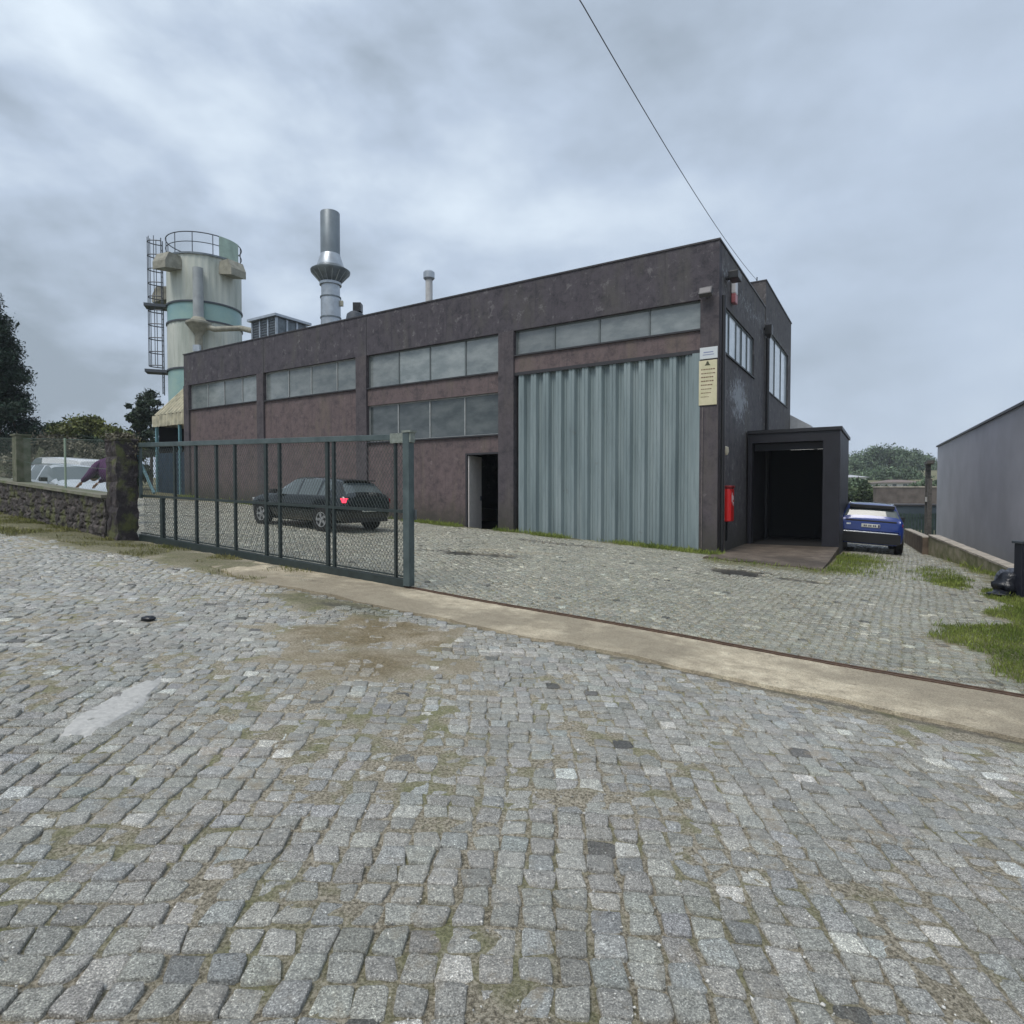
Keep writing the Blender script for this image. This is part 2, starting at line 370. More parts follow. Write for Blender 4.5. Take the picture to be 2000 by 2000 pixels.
M_GREYWALL = mat('grey_render', (.50, .49, .54), .7, noise=.2, nscale=.5, bump=.15, bscale=60)
M_LOWWALL = mat('mossy_block', (.44, .39, .29), .85, col2=(.17, .18, .08), nscale=2.4, bump=.5, bscale=18)
M_LOWCAP = mat('low_coping', (.52, .47, .40), .8, noise=.4, nscale=4)
M_GRASS = None

# ------------------------------------------------------------------ ground (one sheet to the horizon)
def graded(lo_f, hi_f, st, far, lo_far=None):
    a = list(np.arange(lo_f, hi_f+1e-6, st)); h = st; v = hi_f
    while v < far: h = min(h*1.22 if v > 40 or h < .32 else .32, 40); v += h; a.append(v)
    lf = -far if lo_far is None else lo_far; h = st; v = lo_f; b = []
    while v > lf: h = min(h*1.22 if v < -34 or h < .32 else .32, 40); v -= h; b.append(v)
    return np.array(b[::-1]+a)
def vnoise(x, y, s, seed=0):
    """cheap smooth value noise with numpy"""
    r = np.random.default_rng(seed); T = r.random((256, 256))
    X = x*s; Y = y*s; ix = np.floor(X).astype(int); iy = np.floor(Y).astype(int); fx = X-ix; fy = Y-iy
    fx = fx*fx*(3-2*fx); fy = fy*fy*(3-2*fy)
    g = lambda i, j: T[i % 256, j % 256]
    return (g(ix, iy)*(1-fx)*(1-fy)+g(ix+1, iy)*fx*(1-fy)+g(ix, iy+1)*(1-fx)*fy+g(ix+1, iy+1)*fx*fy)
def fb(x, y, s, seed=0): return (vnoise(x, y, s, seed)*.55+vnoise(x, y, s*2.1, seed+1)*.3+vnoise(x, y, s*4.3, seed+2)*.15)
def blob(x, y, cx, cy, rx, ry, a=0, soft=.45, seed=3):
    c, s = math.cos(a), math.sin(a); dx = x-cx; dy = y-cy
    X = (dx*c+dy*s)/rx; Y = (-dx*s+dy*c)/ry
    return sstep((1+(fb(x, y, 2.5, seed)-.5)*1.3-np.sqrt(X*X+Y*Y))/soft)
FA = (5.5575, 16.5); D1 = (-.849176, .528110); D2 = (.528110, .849176)
def bl(x, y):      # building-local: X along the front (0 at near corner, negative to the left), Y inwards
    dx = x-FA[0]; dy = y-FA[1]; return dx*-D1[0]+dy*-D1[1], dx*D2[0]+dy*D2[1]
def verge(x, y):
    e_ = np.interp(y, [4.6, 5.5, 6.7, 7.7, 8.65, 10.45, 12.5], [4.0, 4.55, 5.0, 5.35, 6.5, 8.1, 9.6])
    v_ = sstep((x-e_+(fb(x, y, 1.6, 14)-.5)*1.5)/.55)*sstep((13.2+(fb(x, y, 1.2, 15)-.5)*2-y)/.6)*(y > 4)*(x < 14)*(uw(x, y)[1] < -.12)
    return np.maximum(v_, .7*blob(x, y, 9.9, 14.0, 2.2, .7, 1.1, .6, 16))
def cover(x, y):
    """masks: sand, moss/green, dark mud, and how far loose earth rises over the setts (m)"""
    u, w = uw(x, y); X, Y = bl(x, y)
    sand = np.maximum.reduce([blob(x, y, -1.45, 6.1, 1.15, .85, -.3, .6), .9*blob(x, y, -1.3, 5.2, 1.0, .5, 0, .7, 5), .8*blob(x, y, -3.0, 8.3, 2.4, .42, -.55, .7, 6),
                              .8*blob(x, y, 5.4, 7.2, .8, .5, 0, .7, 8), .5*blob(x, y, -.1, 14.2, 1.2, .5, 0, .6, 9)])
    dwl = (x-WA[0])*WN[0]+(y-WA[1])*WN[1]
    uwl = (x-WA[0])*WD[0]+(y-WA[1])*WD[1]
    nz = fb(x, y, 1.3, 21)
    wallband = sstep((1.5+dwl+(nz-.5)*1.4)/.5)*sstep((.3-dwl)/.2)*sstep((uwl+2.6)/1.5)
    gateband = .75*sstep((u+9)/1)*sstep((-1.6-u)/2.2)*sstep((w-.1)/.2)*sstep((1.55+(nz-.5)*1.4-w)/.5)
    patch = .75*blob(x, y, -2.15, 7.35, 1.2, .5, -.55, .6, 12)
    front = sstep((.45+(nz-.5)*1.3+Y)/.3)*sstep((.2-Y)/.2)*sstep((X+26)/1)*sstep((2.5-X)/.5)
    side = sstep((3.4+(nz-.5)*1.2-X)/.4)*sstep((X-.0)/.3)*sstep((Y+2.6)/.5)*sstep((5-Y)/1)*.9
    lw = verge(x, y)
    mid = .85*blob(x, y, 9.6, 17.2, 1.0, 1.5, .3, .6, 17)
    lwall = .9*sstep(((x-12.2)*.88-(y-15.1)*.47+.9+(nz-.5))/.5)*sstep((14.5+y*.3-x)/.5)*(y > 10)*(y < 28)
    moss = np.maximum.reduce([wallband, gateband, front, side, lw, mid, patch, lwall])
    mud = np.maximum.reduce([blob(x, y, 4.85, 12.9, .85, .6, -.6, .3, 30), blob(x, y, 5.7, 12.1, .6, .32, -.6, .3, 31), blob(x, y, -.75, 13.4, 1.0, .42, .1, .35, 32), .8*blob(x, y, -1.9, 13.6, .9, .2, .1, .5, 33), .7*blob(x, y, 1.1, 17.0, 1.7, .3, -.5, .5, 34), .6*blob(x, y, -1.8, 7.1, .6, .12, -.5, .5, 36)])
    seam = sstep((w-1.20)/.03)*sstep((1.34-w)/.03)*sstep((u+2)/1)*(.45+.4*fb(x, y, 3, 66))
    mud = np.maximum(mud, seam)
    rise = np.maximum.reduce([.016*sand, .024*moss])
    return np.clip(sand, 0, 1), np.clip(moss, 0, 1), np.clip(mud, 0, 1), rise
BED = -.0085     # level of the joint filling below the sett tops
def terrain():
    xs = graded(-5, 5, .075, 380); ys = graded(.9, 8, .07, 380)
    X, Y = np.meshgrid(xs, ys); x = X.ravel(); y = Y.ravel()
    z = G(x, y); near = sstep((34-np.hypot(x, y))/5)
    sand, moss, mud, rise = cover(x, y)
    bed = -.0135+.0115*sstep((fb(x, y, 2.6, 40)-.50)/.12)*np.where(uw(x, y)[1] < 0, .5, 1)-.006*(uw(x, y)[1] < 0)+.006*(vnoise(x, y, 14, 41)-.5)*2+rise+.008*sand*(vnoise(x, y, 6, 42)-.3)
    bed = bed-.02*mud
    u, w = uw(x, y); strip = (w > -.02)*(w < 1.36)*(u > -4)
    bed = np.where(strip > 0, np.minimum(bed, -.03), bed)
    bed = np.where((strip > 0) & (u < -1.2) & (fb(x, y, 2.2, 55) > .30+.35*sstep((u+4)/2.8)), .005+.006*vnoise(x, y, 5, 56), bed)
    Xl, Yl = bl(x, y); bed = np.where((Xl < 0) & (Xl > -25.4) & (Yl > .1) & (Yl < 14), -.35, bed)
    z = z+bed*near
    nx, ny = len(xs), len(ys); i = np.arange(nx-1)[None, :]+np.arange(ny-1)[:, None]*nx; i = i.ravel()
    F = np.stack([i, i+1, i+1+nx, i+nx], 1)
    far = 1-near; moss = np.maximum(moss, far)
    C = np.stack([sand*near, moss, mud*near], 1)
    o = np_mesh('ground', np.stack([x, y, z], 1), F, M_EARTH, colors=C, smooth=True)
    o['kind'] = 'structure'
terrain()

# ------------------------------------------------------------------ granite setts
def setts(name, cx, cy, ang, sx, sy, K, rings):
    """cx,cy centres; ang orientation; sx,sy sizes; K outline points (multiple of 4); rings: scale/height pairs"""
    n = len(cx); rg = np.random.default_rng(len(name)+n)
    t = (np.arange(K)+.5)/K*2*np.pi
    p = 8.0
    ox = np.sign(np.cos(t))*np.abs(np.cos(t))**(2/p); oy = np.sign(np.sin(t))*np.abs(np.sin(t))**(2/p)
    ox = np.repeat(ox[None], n, 0); oy = np.repeat(oy[None], n, 0)
    # skew / trapezoid each stone a little, and roughen the outline
    k1 = rg.normal(0, .09, (n, 1)); k2 = rg.normal(0, .09, (n, 1)); k3 = rg.normal(0, .09, (n, 1))
    jx = rg.normal(0, .03, (n, K)); jy = rg.normal(0, .03, (n, K))
    lx = ox*(1+k1*oy)+k3*oy+jx; ly = oy*(1+k2*ox)+jy
    lx = lx*sx[:, None]/2; ly = ly*sy[:, None]/2
    ca, sa = np.cos(ang)[:, None], np.sin(ang)[:, None]
    gx = lx*ca-ly*sa; gy = lx*sa+ly*ca
    lift = rg.normal(0, .004, n); tk = .045 if 'yard' not in name else .022; tx = rg.normal(0, tk, (n, 1)); ty = rg.normal(0, tk, (n, 1))
    V = []
    for (sc, h) in rings:
        x = cx[:, None]+gx*sc; y = cy[:, None]+gy*sc
        z = h+lift[:, None]+gx*sc*tx+gy*sc*ty+(rg.normal(0, .0012, (n, K)) if sc < .99 else 0)
        V.append(np.stack([x, y, z], 2))
    V.append(np.stack([cx, cy, rings[-1][1]+.0006+lift], 1)[:, None, :])
    V = np.concatenate(V, 1); m = V.shape[1]
    V = V.reshape(-1, 3); V[:, 2] += G(V[:, 0], V[:, 1])
    base = (np.arange(n)*m)[:, None]
    q = []
    for r_ in range(len(rings)-1):
        k = np.arange(K); k2 = (k+1) % K
        f = np.stack([r_*K+k, r_*K+k2, (r_+1)*K+k2, (r_+1)*K+k], 1); q.append(f)
    # top: fan in pairs (quads) round the centre
    c = len(rings)*K; L0 = (len(rings)-1)*K
    q.append(np.array([[L0+k, L0+(k+1) % K, L0+(k+2) % K, c] for k in range(0, K, 2)]))
    q = np.concatenate(q); F = (q[None]+base[:, :, None]).reshape(-1, 4)
    # colour of every stone
    sand, moss, mud, _ = cover(cx, cy)
    g = .395*np.exp(rg.normal(0, .12, n)); lightst = rg.random(n) > .975; darkst = rg.random(n) < .010
    g = np.where(lightst, g*1.6, g); g = np.where(darkst, g*.33, g)
    hue = rg.normal(0, .010, (n, 3)); tone = np.stack([g*1.06, g*1.04, g*.93], 1)*(1+hue)
    blue = (rg.random(n) < .15)[:, None]; tone = np.where(blue, tone*np.array([.95, .985, 1.03]), tone)
    yard = (uw(cx, cy)[1] < 0)[:, None]; tone = np.where(yard, tone*np.array([.80, .80, .72]), tone)
    k = np.clip(sand*.5, 0, 1)[:, None]; tone = tone*(1-k)+np.array([.40, .33, .22])*k
    k = np.clip(moss*.6, 0, 1)[:, None]; tone = tone*(1-k)+np.array([.17, .18, .10])*k
    k = np.clip((mud-.85*(uw(cx, cy)[1] > 1.2))*.9, 0, 1)[:, None]; tone = tone*(1-k)+np.array([.06, .055, .05])*k
    C = np.repeat(tone, m, 0)
    o = np_mesh(name, V, F, M_SETT, colors=C, smooth=False)
    o['kind'] = 'structure'; return o
def keep(x, y):
    u, w = uw(x, y); X, Y = bl(x, y)
    dwl = (x-WA[0])*WN[0]+(y-WA[1])*WN[1]
    inb = (X < .1) & (X > -26) & (Y > -.12)
    view = (np.abs(x) < .86*y+2.4) & (y > .9)
    return (~inb) & view
# street side: rows as wide arcs round a far point behind the camera
CX0, CY0 = 0.15, -14.0
px_, py_, pa_, psx_, psy_ = [], [], [], [], []
r_ = 15.0; row = 0; rg = np.random.default_rng(5)
band = None
while r_ < 36:
    if band is None or r_ > band[1]: band = (r_, r_+2.1+rg.random()*1.2, .119/(r_+1.2), rg.random()*.01)
    hgt = .116*(1+rg.normal(0, .04)); da = band[2]
    a = np.arange(-1.02, 1.02, da)+band[3]+((.5*da if rg.random() < .12 else 0))
    a = a+.012*np.sin(a*9+r_*.8)*.6
    wob = .035*np.sin(a*(11)+r_*.9)+.02*np.sin(a*27+r_*.37)
    rr = r_+wob; x = CX0+rr*np.sin(a); y = CY0+rr*np.cos(a)
    n = len(a); px_.append(x+rg.normal(0, .0045, n)); py_.append(y+rg.normal(0, .0045, n)); pa_.append(-a+rg.normal(0, .035, n))
    psx_.append(np.clip(da*rr-.009+rg.normal(0, .006, n), .07, .2)); psy_.append(np.full(n, hgt-.009)+rg.normal(0, .006, n)); r_ += hgt
px_, py_, pa_, psx_, psy_ = map(np.concatenate, (px_, py_, pa_, psx_, psy_))
u, w = uw(px_, py_); dwl = (px_-WA[0])*WN[0]+(py_-WA[1])*WN[1]
k = keep(px_, py_) & (w > 1.30) & (dwl < -.15)
px_, py_, pa_, psx_, psy_ = (q[k] for q in (px_, py_, pa_, psx_, psy_))
nearm = (py_ < 7.5)
setts('street_setts', px_[nearm], py_[nearm], pa_[nearm], psx_[nearm], psy_[nearm], 16, [(1.0, -.030), (.995, -.0045), (.965, -.0015), (.72, 0.0)])
setts('far_street_setts', px_[~nearm], py_[~nearm], pa_[~nearm], psx_[~nearm]*.97, psy_[~nearm]*.95, 8, [(1.0, -.030), (.96, -.006), (.78, 0.0)])
# yard side: straight rows
A, B, C_, D_, E_ = [], [], [], [], []
v = -8.0; th = R(-6); row = 0
while v < 34:
    hgt = .125*(1+rg.normal(0, .05)); x = np.arange(-26, 24, .128)+(.064 if row % 2 else 0)+rg.random()*.02; row += 1
    n = len(x); yy = v+.05*np.sin(x*.7+v*.5)+rg.normal(0, .006, n); x = x+rg.normal(0, .008, n)
    c, s = math.cos(th), math.sin(th)
    A.append(x*c-yy*s); B.append(x*s+yy*c); C_.append(np.full(n, th)+rg.normal(0, .05, n)); D_.append(.109+rg.normal(0, .006, n)); E_.append(np.full(n, hgt-.022)); v += hgt
A, B, C_, D_, E_ = map(np.concatenate, (A, B, C_, D_, E_))
u, w = uw(A, B); dwl = (A-WA[0])*WN[0]+(B-WA[1])*WN[1]; Xl, Yl = bl(A, B)
apron = (Xl > .0) & (Xl < 2.9) & (Yl > -1.7) & (Yl < 8.2)
k = keep(A, B) & (w < -.14) & (~apron) & (B < 27) & ~((dwl > -.3) & ((A-WA[0])*WD[0]+(B-WA[1])*WD[1] > -.3) & (dwl < .4))
sa_, mo_, mu_, _ = cover(A, B); k &= (mu_ < .55+.3*rg.random(len(A)))
A, B, C_, D_, E_ = (q[k] for q in (A, B, C_, D_, E_))
nm = B < 12
setts('yard_setts', A[nm], B[nm], C_[nm], D_[nm], E_[nm], 8, [(1.0, -.030), (.96, -.007), (.76, 0.0)])
setts('far_yard_setts', A[~nm], B[~nm], C_[~nm], D_[~nm], E_[~nm], 8, [(1.0, -.030), (.93, -.004), (.80, 0.0)])

# ------------------------------------------------------------------ concrete strip with gate rail, apron, cement patch
def sheet(name, corner_fn, nu, nv, matl, thick=.12, parent=None, z=.0, wob=0):
    V = []; rg = np.random.default_rng(9)
    for j in range(nv+1):
        for i in range(nu+1):
            x, y = corner_fn(i/nu, j/nv); V.append((x, y, g1(x, y)+z+rg.normal(0, wob) if wob else g1(x, y)+z))
    n = nu+1; F = [(j*n+i, j*n+i+1, (j+1)*n+i+1, (j+1)*n+i) for j in range(nv) for i in range(nu)]
    mb = MB(); mb.v = V; mb.f = F
    # skirt
    rim = [i for i in range(n)]+[j*n+nu for j in range(1, nv+1)]+[nv*n+i for i in range(nu-1, -1, -1)]+[j*n for j in range(nv-1, 0, -1)]
    b0 = len(V); mb.v += [(V[i][0], V[i][1], V[i][2]-thick) for i in rim]
    for k in range(len(rim)): k2 = (k+1) % len(rim); mb.f.append((rim[k2], rim[k], b0+k, b0+k2))
    return mb.build(name, matl, parent, smooth=True)
def gpt(u, w): return (GA[0]+GD[0]*u+GM[0]*w, GA[1]+GD[1]*u+GM[1]*w)
def strip_fn(a, b):
    u = -3.9+a*16.1; w0 = .03; w1 = 1.21+.035*math.sin(u*3.1)+.02*math.sin(u*7.7)
    if u < -2.3: w1 -= .5*min(1, (-2.3-u)/1.6)
    return gpt(u, w0+(w1-w0)*b)
o = sheet('concrete_strip', strip_fn, 140, 8, M_STRIP, z=.002, wob=.0015); o['kind'] = 'structure'
mb = MB()
for wq in (-.075, .0):
    for i in range(72):
        u0 = -7.4+i*.27; u1 = u0+.27
        a0, a1, b0, b1 = gpt(u0, wq), gpt(u1, wq), gpt(u0, wq+.022), gpt(u1, wq+.022)
        z0 = g1(*a0); z1 = g1(*a1)
        P = [(a0[0], a0[1], z0-.05), (a0[0], a0[1], z0+.013), (b0[0], b0[1], z0-.05), (b0[0], b0[1], z0+.013), (a1[0], a1[1], z1-.05), (a1[0], a1[1], z1+.013), (b1[0], b1[1], z1-.05), (b1[0], b1[1], z1+.013)]
        n = len(mb.v); mb.v += P
        for f in ((0, 1, 3, 2), (4, 6, 7, 5), (0, 4, 5, 1), (2, 3, 7, 6), (1, 5, 7, 3)): mb.f.append(tuple(n+i_ for i_ in f))
o = mb.build('gate_rail', mat('rusty_rail', (.14, .085, .055), .6, noise=.5, nscale=20)); tag(o, 'rusty double ground rail of the sliding gate along the edge of the sandy concrete strip', 'rail')
def ap_fn(a, b):
    X = .02+a*2.6; Y = -1.55+.35*math.sin(a*5)*.6+b*(5.3-.0); Y = min(Y, 3.79)
    return (FA[0]+X*-D1[0]+Y*D2[0], FA[1]+X*-D1[1]+Y*D2[1])
def apron_sheet():
    mb = MB(); nu, nv = 16, 30; V = []
    for j in range(nv+1):
        for i in range(nu+1):
            X = .02+i/nu*2.66; Y = (-1.5+.12*math.sin(i*1.1))*(1-j/nv)+3.79*j/nv
            x, y = FA[0]+X*-D1[0]+Y*D2[0], FA[1]+X*-D1[1]+Y*D2[1]
            t = j/nv; V.append((x, y, (g1(x, y)+.03)*(1-t)+.045*t))
    n = nu+1; mb.v = V; mb.f = [(j*n+i, j*n+i+1, (j+1)*n+i+1, (j+1)*n+i) for j in range(nv) for i in range(nu)]
    for j in range(nv):
        for i_, s in ((0, 0), (nu, 1)):
            a = V[j*n+i_]; b = V[(j+1)*n+i_]; mb.quad(a, b, (b[0], b[1], b[2]-.4), (a[0], a[1], a[2]-.4))
    for i in range(nu): a = V[i]; b = V[i+1]; mb.quad(b, a, (a[0], a[1], a[2]-.3), (b[0], b[1], b[2]-.3))
    o = mb.build('ramp', M_APRON, smooth=True); o['kind'] = 'structure'
apron_sheet()
def cement():
    cx, cy, L_, W_ = -2.56, 3.93, .56, .13; a = R(95); pts = []; mb = MB(); mb.v.append((cx, cy, g1(cx, cy)+.006)); K = 40; rg = random.Random(3)
    for ring in (.5, .85, 1.0):
        for k in range(K):
            t = 2*math.pi*k/K; rr = ring*(1+.10*math.sin(3*t+1)+.06*math.sin(7*t)+rg.uniform(-.03, .03))
            lx = L_*math.cos(t)*rr; ly = W_*math.sin(t)*rr; x = cx+lx*math.cos(a)-ly*math.sin(a); y = cy+lx*math.sin(a)+ly*math.cos(a)
            mb.v.append((x, y, g1(x, y)+(.007 if ring < .9 else -.012)))
    for k in range(K): mb.f.append((0, 1+k, 1+(k+1) % K))
    for r0 in range(2):
        for k in range(K): k2 = (k+1) % K; mb.f.append((1+r0*K+k, 1+(r0+1)*K+k, 1+(r0+1)*K+k2, 1+r0*K+k2))
    o = mb.build('cement_patch', M_CEMENT, smooth=True); o['kind'] = 'structure'
cement()

# ------------------------------------------------------------------ warehouse
BANG = math.atan2(-D1[1], -D1[0])
wh = thing('warehouse', 'long flat-roofed warehouse with dark purplish render, ribbon windows and a tall teal corrugated door', 'building', (FA[0], FA[1], 0), BANG)
ZT = 8.45; LEN = 25.42; B0 = -.6
fr = MB()
fr.box(-LEN, 0, 0, .3, 6.95, ZT)                                        # parapet band front
fr.build('parapet_band', M_FRAME, wh)
c = MB()
for a, b in ((.0, .49), (6.47, 7.06), (13.08, 13.64), (19.28, 19.74), (25.0, LEN)):
    c1 = MB(); c1.box(-b, -a, -.035 if a > 0 else 0, .3, B0, 6.95 if a > 0 else 6.95); c1.build('column', M_COLUMN, wh)
bd = MB()
bd.box(-6.47, -.49, .04, .3, 5.6, 6.14).box(-13.08, -7.06, .04, .3, 5.03, 5.68)
bd.build('lintel', M_INFILL, wh)
inf = MB()
inf.box(-19.28, -13.64, .06, .3, B0, 5.72).box(-25.0, -19.74, .06, .3, B0, 5.76)
inf.box(-13.08, -8.46, .06, .3, B0, 3.62).box(-8.46, -7.06, .06, .3, 3.05, 3.62).box(-8.46, -7.06, .06, .3, B0, .40)
inf.build('infill_wall', M_INFILL, wh)
sd_ = MB()
sd_.box(-.3, 0, .3, 6.95, 6.88, ZT).box(-.3, 0, .3, .42, 5.56, 6.88).box(-.3, 0, 4.95, 6.95, 5.56, 6.88).box(-.3, 0, .3, 6.95, B0, 5.56)
sd_.build('side_wall', M_SIDE, wh)
ann = MB(); YA, YB, ZB = 6.95, 13.55, 9.42
ann.box(-.3, .02, YA, YB, 7.82, ZB).box(-.3, .02, YA, 7.75, 5.5, 7.82).box(-.3, .02, 12.7, YB, 5.5, 7.82).box(-.3, .02, YA, YB, B0, 5.5)
ann.box(-11, -.3, YA, YA+.3, ZT-.3, ZB).box(-11, -.3, YB-.3, YB, ZT-.3, ZB).box(-11, -10.7, YA+.3, YB-.3, ZT-.3, ZB)
ann.build('raised_block', M_SIDE, wh)
bk = MB(); bk.box(-LEN, -.3, YB-.3, YB, B0, ZT-.3).box(-LEN, -LEN+.3, .3, YB-.3, B0, ZT); bk.build('rear_wall', M_SIDE, wh)
rf = MB(); rf.box(-LEN+.3, -.3, .3, YB-.3, 8.0, 8.15).box(-10.7, -.3, YA+.3, YB-.3, 9.0, 9.1); rf.build('roof', M_ROOF, wh)
fl = MB(); fl.box(-LEN+.3, -.3, .3, YB-.3, .2, .36); fl.build('floor', M_DARK, wh)
cp = MB(); cp.box(-LEN-.03, .03, -.03, .33, ZT, ZT+.045).box(-.33, .03, .33, YA, ZT, ZT+.045).box(-LEN-.03, -LEN+.33, .33, YB, ZT, ZT+.045); cp.box(-.33, .05, YA-.02, YB+.02, ZB, ZB+.045).box(-11.02, -.33, YA-.02, YA+.33, ZB, ZB+.045)
cp.build('parapet_capping', M_CAP, wh)
for a_ in (-13.1, -19.3): js = MB(); js.box(a_, a_+.022, -.010, 0, 6.95, ZT); js.build('expansion_joint', M_SILL, wh)
def ribbon(x0, x1, z0, z1, mull, gm, sill=True, y=.16, fm=M_WFRAME, side=False):
    f = MB(); t = .045
    def bx(a, b, c_, d, z_0, z_1, mb):
        if side: mb.box(-d, -c_, a, b, z_0, z_1)
        else: mb.box(a, b, c_, d, z_0, z_1)
    bx(x0, x1, y-.03, y+.03, z0, z0+t, f); bx(x0, x1, y-.03, y+.03, z1-t, z1, f)
    bx(x0, x0+t, y-.03, y+.03, z0+t, z1-t, f); bx(x1-t, x1, y-.03, y+.03, z0+t, z1-t, f)
    mw_ = .012 if side else .025
    for m_ in mull: bx(m_-mw_, m_+mw_, y-.035, y+.03, z0+t, z1-t, f)
    w_ = f.build('window', fm, wh)
    ed = [x0+t]+[q for m_ in mull for q in (m_-mw_, m_+mw_)]+[x1-t]
    for i in range(0, len(ed), 2):
        p = MB(); bx(ed[i], ed[i+1], y-.004+random.uniform(-.004, .004), y+.008, z0+t, z1-t, p); p.build('pane', gm, w_)
    if sill:
        s = MB(); bx(x0, x1, -.02 if not side else -.05, y-.03, z0-.035, z0+.012, s); s.build('sill', M_SILL, w_)
ribbon(-6.47, -.49, 6.15, 6.95, (-5.05, -3.53, -1.97), M_GLASS, fm=M_WFRAME_D)
ribbon(-13.08, -7.06, 5.69, 6.95, (-11.56, -10.08, -8.51), M_GLASS, fm=M_WFRAME_D)
ribbon(-13.08, -7.06, 3.63, 5.03, (-11.6, -10.09, -8.54), M_GLASS_LOW)
ribbon(-19.28, -13.64, 5.73, 6.95, (-17.79, -16.37, -14.85), M_GLASS)
ribbon(-25.0, -19.74, 5.77, 6.95, (-23.64, -22.35, -20.99), M_GLASS)
ribbon(.42, 4.95, 5.57, 6.88, (1.46, 2.4, 3.2, 4.05), M_GLASS_SIDE, side=True, fm=M_WFRAME_D, y=.08)
ribbon(7.75, 12.7, 5.51, 7.82, (9.4, 11.0), M_GLASS_SIDE, side=True, fm=M_WFRAME_D, y=.06)
# personnel door
dl = MB(); dl.box(-8.46, -8.40, .04, .24, .40, 3.05).box(-7.12, -7.06, .04, .24, .40, 3.05).box(-8.40, -7.12, .04, .24, 2.99, 3.05)
df = dl.build('door_frame', M_SILL, wh)
d = MB(); Md = Matrix.Translation((-8.38, .12, .42)) @ Matrix.Rotation(R(97), 4, 'Z')
d.box(0, .92, -.02, .02, 0, 2.55, Md); dd = d.build('door', M_LEAF, wh)
h = MB(); h.box(.80, .86, -.06, -.02, 1.0, 1.16, Md); h.build('handle', M_STEEL_D, dd)
th_ = MB(); th_.box(-8.46, -7.06, -.06, .055, .30, .395); th_.build('threshold', M_LEAF, wh)
# tall corrugated sliding door
gd = MB(); x0, x1, z0, z1 = -6.42, -.55, .10, 5.57; nr = 13; pr = []
for i in range(nr):
    a = x0+(x1-x0)*i/nr; p = (x1-x0)/nr
    pr += [(a, .20), (a+p*.07, .20), (a+p*.20, .07), (a+p*.36, .07), (a+p*.40, .085), (a+p*.44, .07), (a+p*.62, .07), (a+p*.74, .20), (a+p*.85, .20), (a+p*.88, .185), (a+p*.91, .20)]
pr.append((x1, .22))
zs = np.linspace(z0, z1, 9)
n = len(pr)
for z_ in zs:
    for (a, b) in pr: gd.v.append((a, b, z_))
for j in range(len(zs)-1):
    for i in range(n-1): gd.f.append((j*n+i, j*n+i+1, (j+1)*n+i+1, (j+1)*n+i))
sdo = gd.build('sliding_door', M_DOOR, wh)
rl = MB(); rl.box(-6.47, -.49, .03, .10, 5.50, 5.598); rl.build('door_track', M_SILL, sdo)
rl = MB(); rl.box(-6.45, -.5, .0, .26, .0, .10); rl.build('bottom_rail', mat('rail_dark', (.09, .095, .08), .6, noise=.5), sdo)
rl = MB(); rl.box(-.70, -.49, -.01, .05, .1, 5.5); rl.build('edge_stile', M_DOOR, sdo)
# rain pipes and conduit
p = MB(); p.tube([(.09, .17, 7.0), (.09, .17, .02)], .055, 10); p.build('drainpipe', M_PIPE, wh, smooth=True)
p = MB(); p.tube([(.07, .42, 5.5), (.07, .42, .1)], .03, 8); p.build('conduit', M_PIPE_G, wh, smooth=True)
p = MB(); p.tube([(.13, 6.8, 7.3), (.13, 6.8, .0)], .07, 10); dp = p.build('drainpipe', M_PIPE, wh, smooth=True)
p = MB(); p.lathe([(.0, 7.28), (.07, 7.28), (.16, 7.42), (.16, 7.75), (.0, 7.75)], (.16, 6.8, 0), 4, math.pi/4, 2*math.pi+math.pi/4); p.build('rainwater_head', M_PIPE, dp)
p = MB(); p.tube([(.0, 6.8, 7.65), (.13, 6.8, 7.65)], .05, 8); p.build('outlet', M_PIPE, dp)
p = MB(); p.tube([(-.40, -.06, 4.0), (-.40, -.06, .15)], .012, 6); p.build('conduit', M_PIPE_G, wh)
# low shed roof at the far end of the side wall
p = MB(); p.v = [(X_, Y_, Z_) for Y_ in (13.6, 19) for X_, Z_ in ((-6, -.6), (.9, -.6), (.9, 4.75), (-.3, 5.5), (-6, 5.5))]; p.f = [(0, 1, 2, 3, 4), (9, 8, 7, 6, 5)]+[(i, 5+i, 5+(i+1) % 5, (i+1) % 5) for i in range(5)]; p.build('rear_extension', mat('pale_panel', (.42, .44, .46), .6, noise=.2), wh)

def wloc(X, Y, Z): return (FA[0]+X*-D1[0]+Y*D2[0], FA[1]+X*-D1[1]+Y*D2[1], Z)
# ---- porch box on the side wall
po = thing('loading_porch', 'black flat-roofed box porch with open front attached to the side wall of the warehouse', 'porch', wloc(.06, 3.8, 0), BANG)
W_, Dp, Zp = 2.62, 4.25, 3.68
q = MB(); q.box(W_-.14, W_, .3, Dp, -.5, Zp-.1); q.build('side_wall', M_PORCH_S, po)
q = MB(); q.box(0, W_, 0, .3, 3.28, Zp-.1); q.build('lintel', M_PORCH, po)
q = MB(); q.box(W_-.46, W_+.003, 0, .298, -.5, 3.28); q.box(0, .12, 0, .298, -.5, 3.28); q.build('jamb', M_PORCH, po)
q = MB(); q.box(-.02, W_+.05, -.05, Dp+.03, Zp-.1, Zp); q.build('roof', mat('porch_fascia', (.016, .016, .02), .45), po)
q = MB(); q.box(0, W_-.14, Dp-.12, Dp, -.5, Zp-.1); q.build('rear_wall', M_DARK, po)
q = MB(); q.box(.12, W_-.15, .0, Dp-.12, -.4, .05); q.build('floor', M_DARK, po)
q = MB(); q.box(-.0, .04, .3, Dp-.12, .05, Zp-.1); q.build('inner_panel', M_DARK, po)
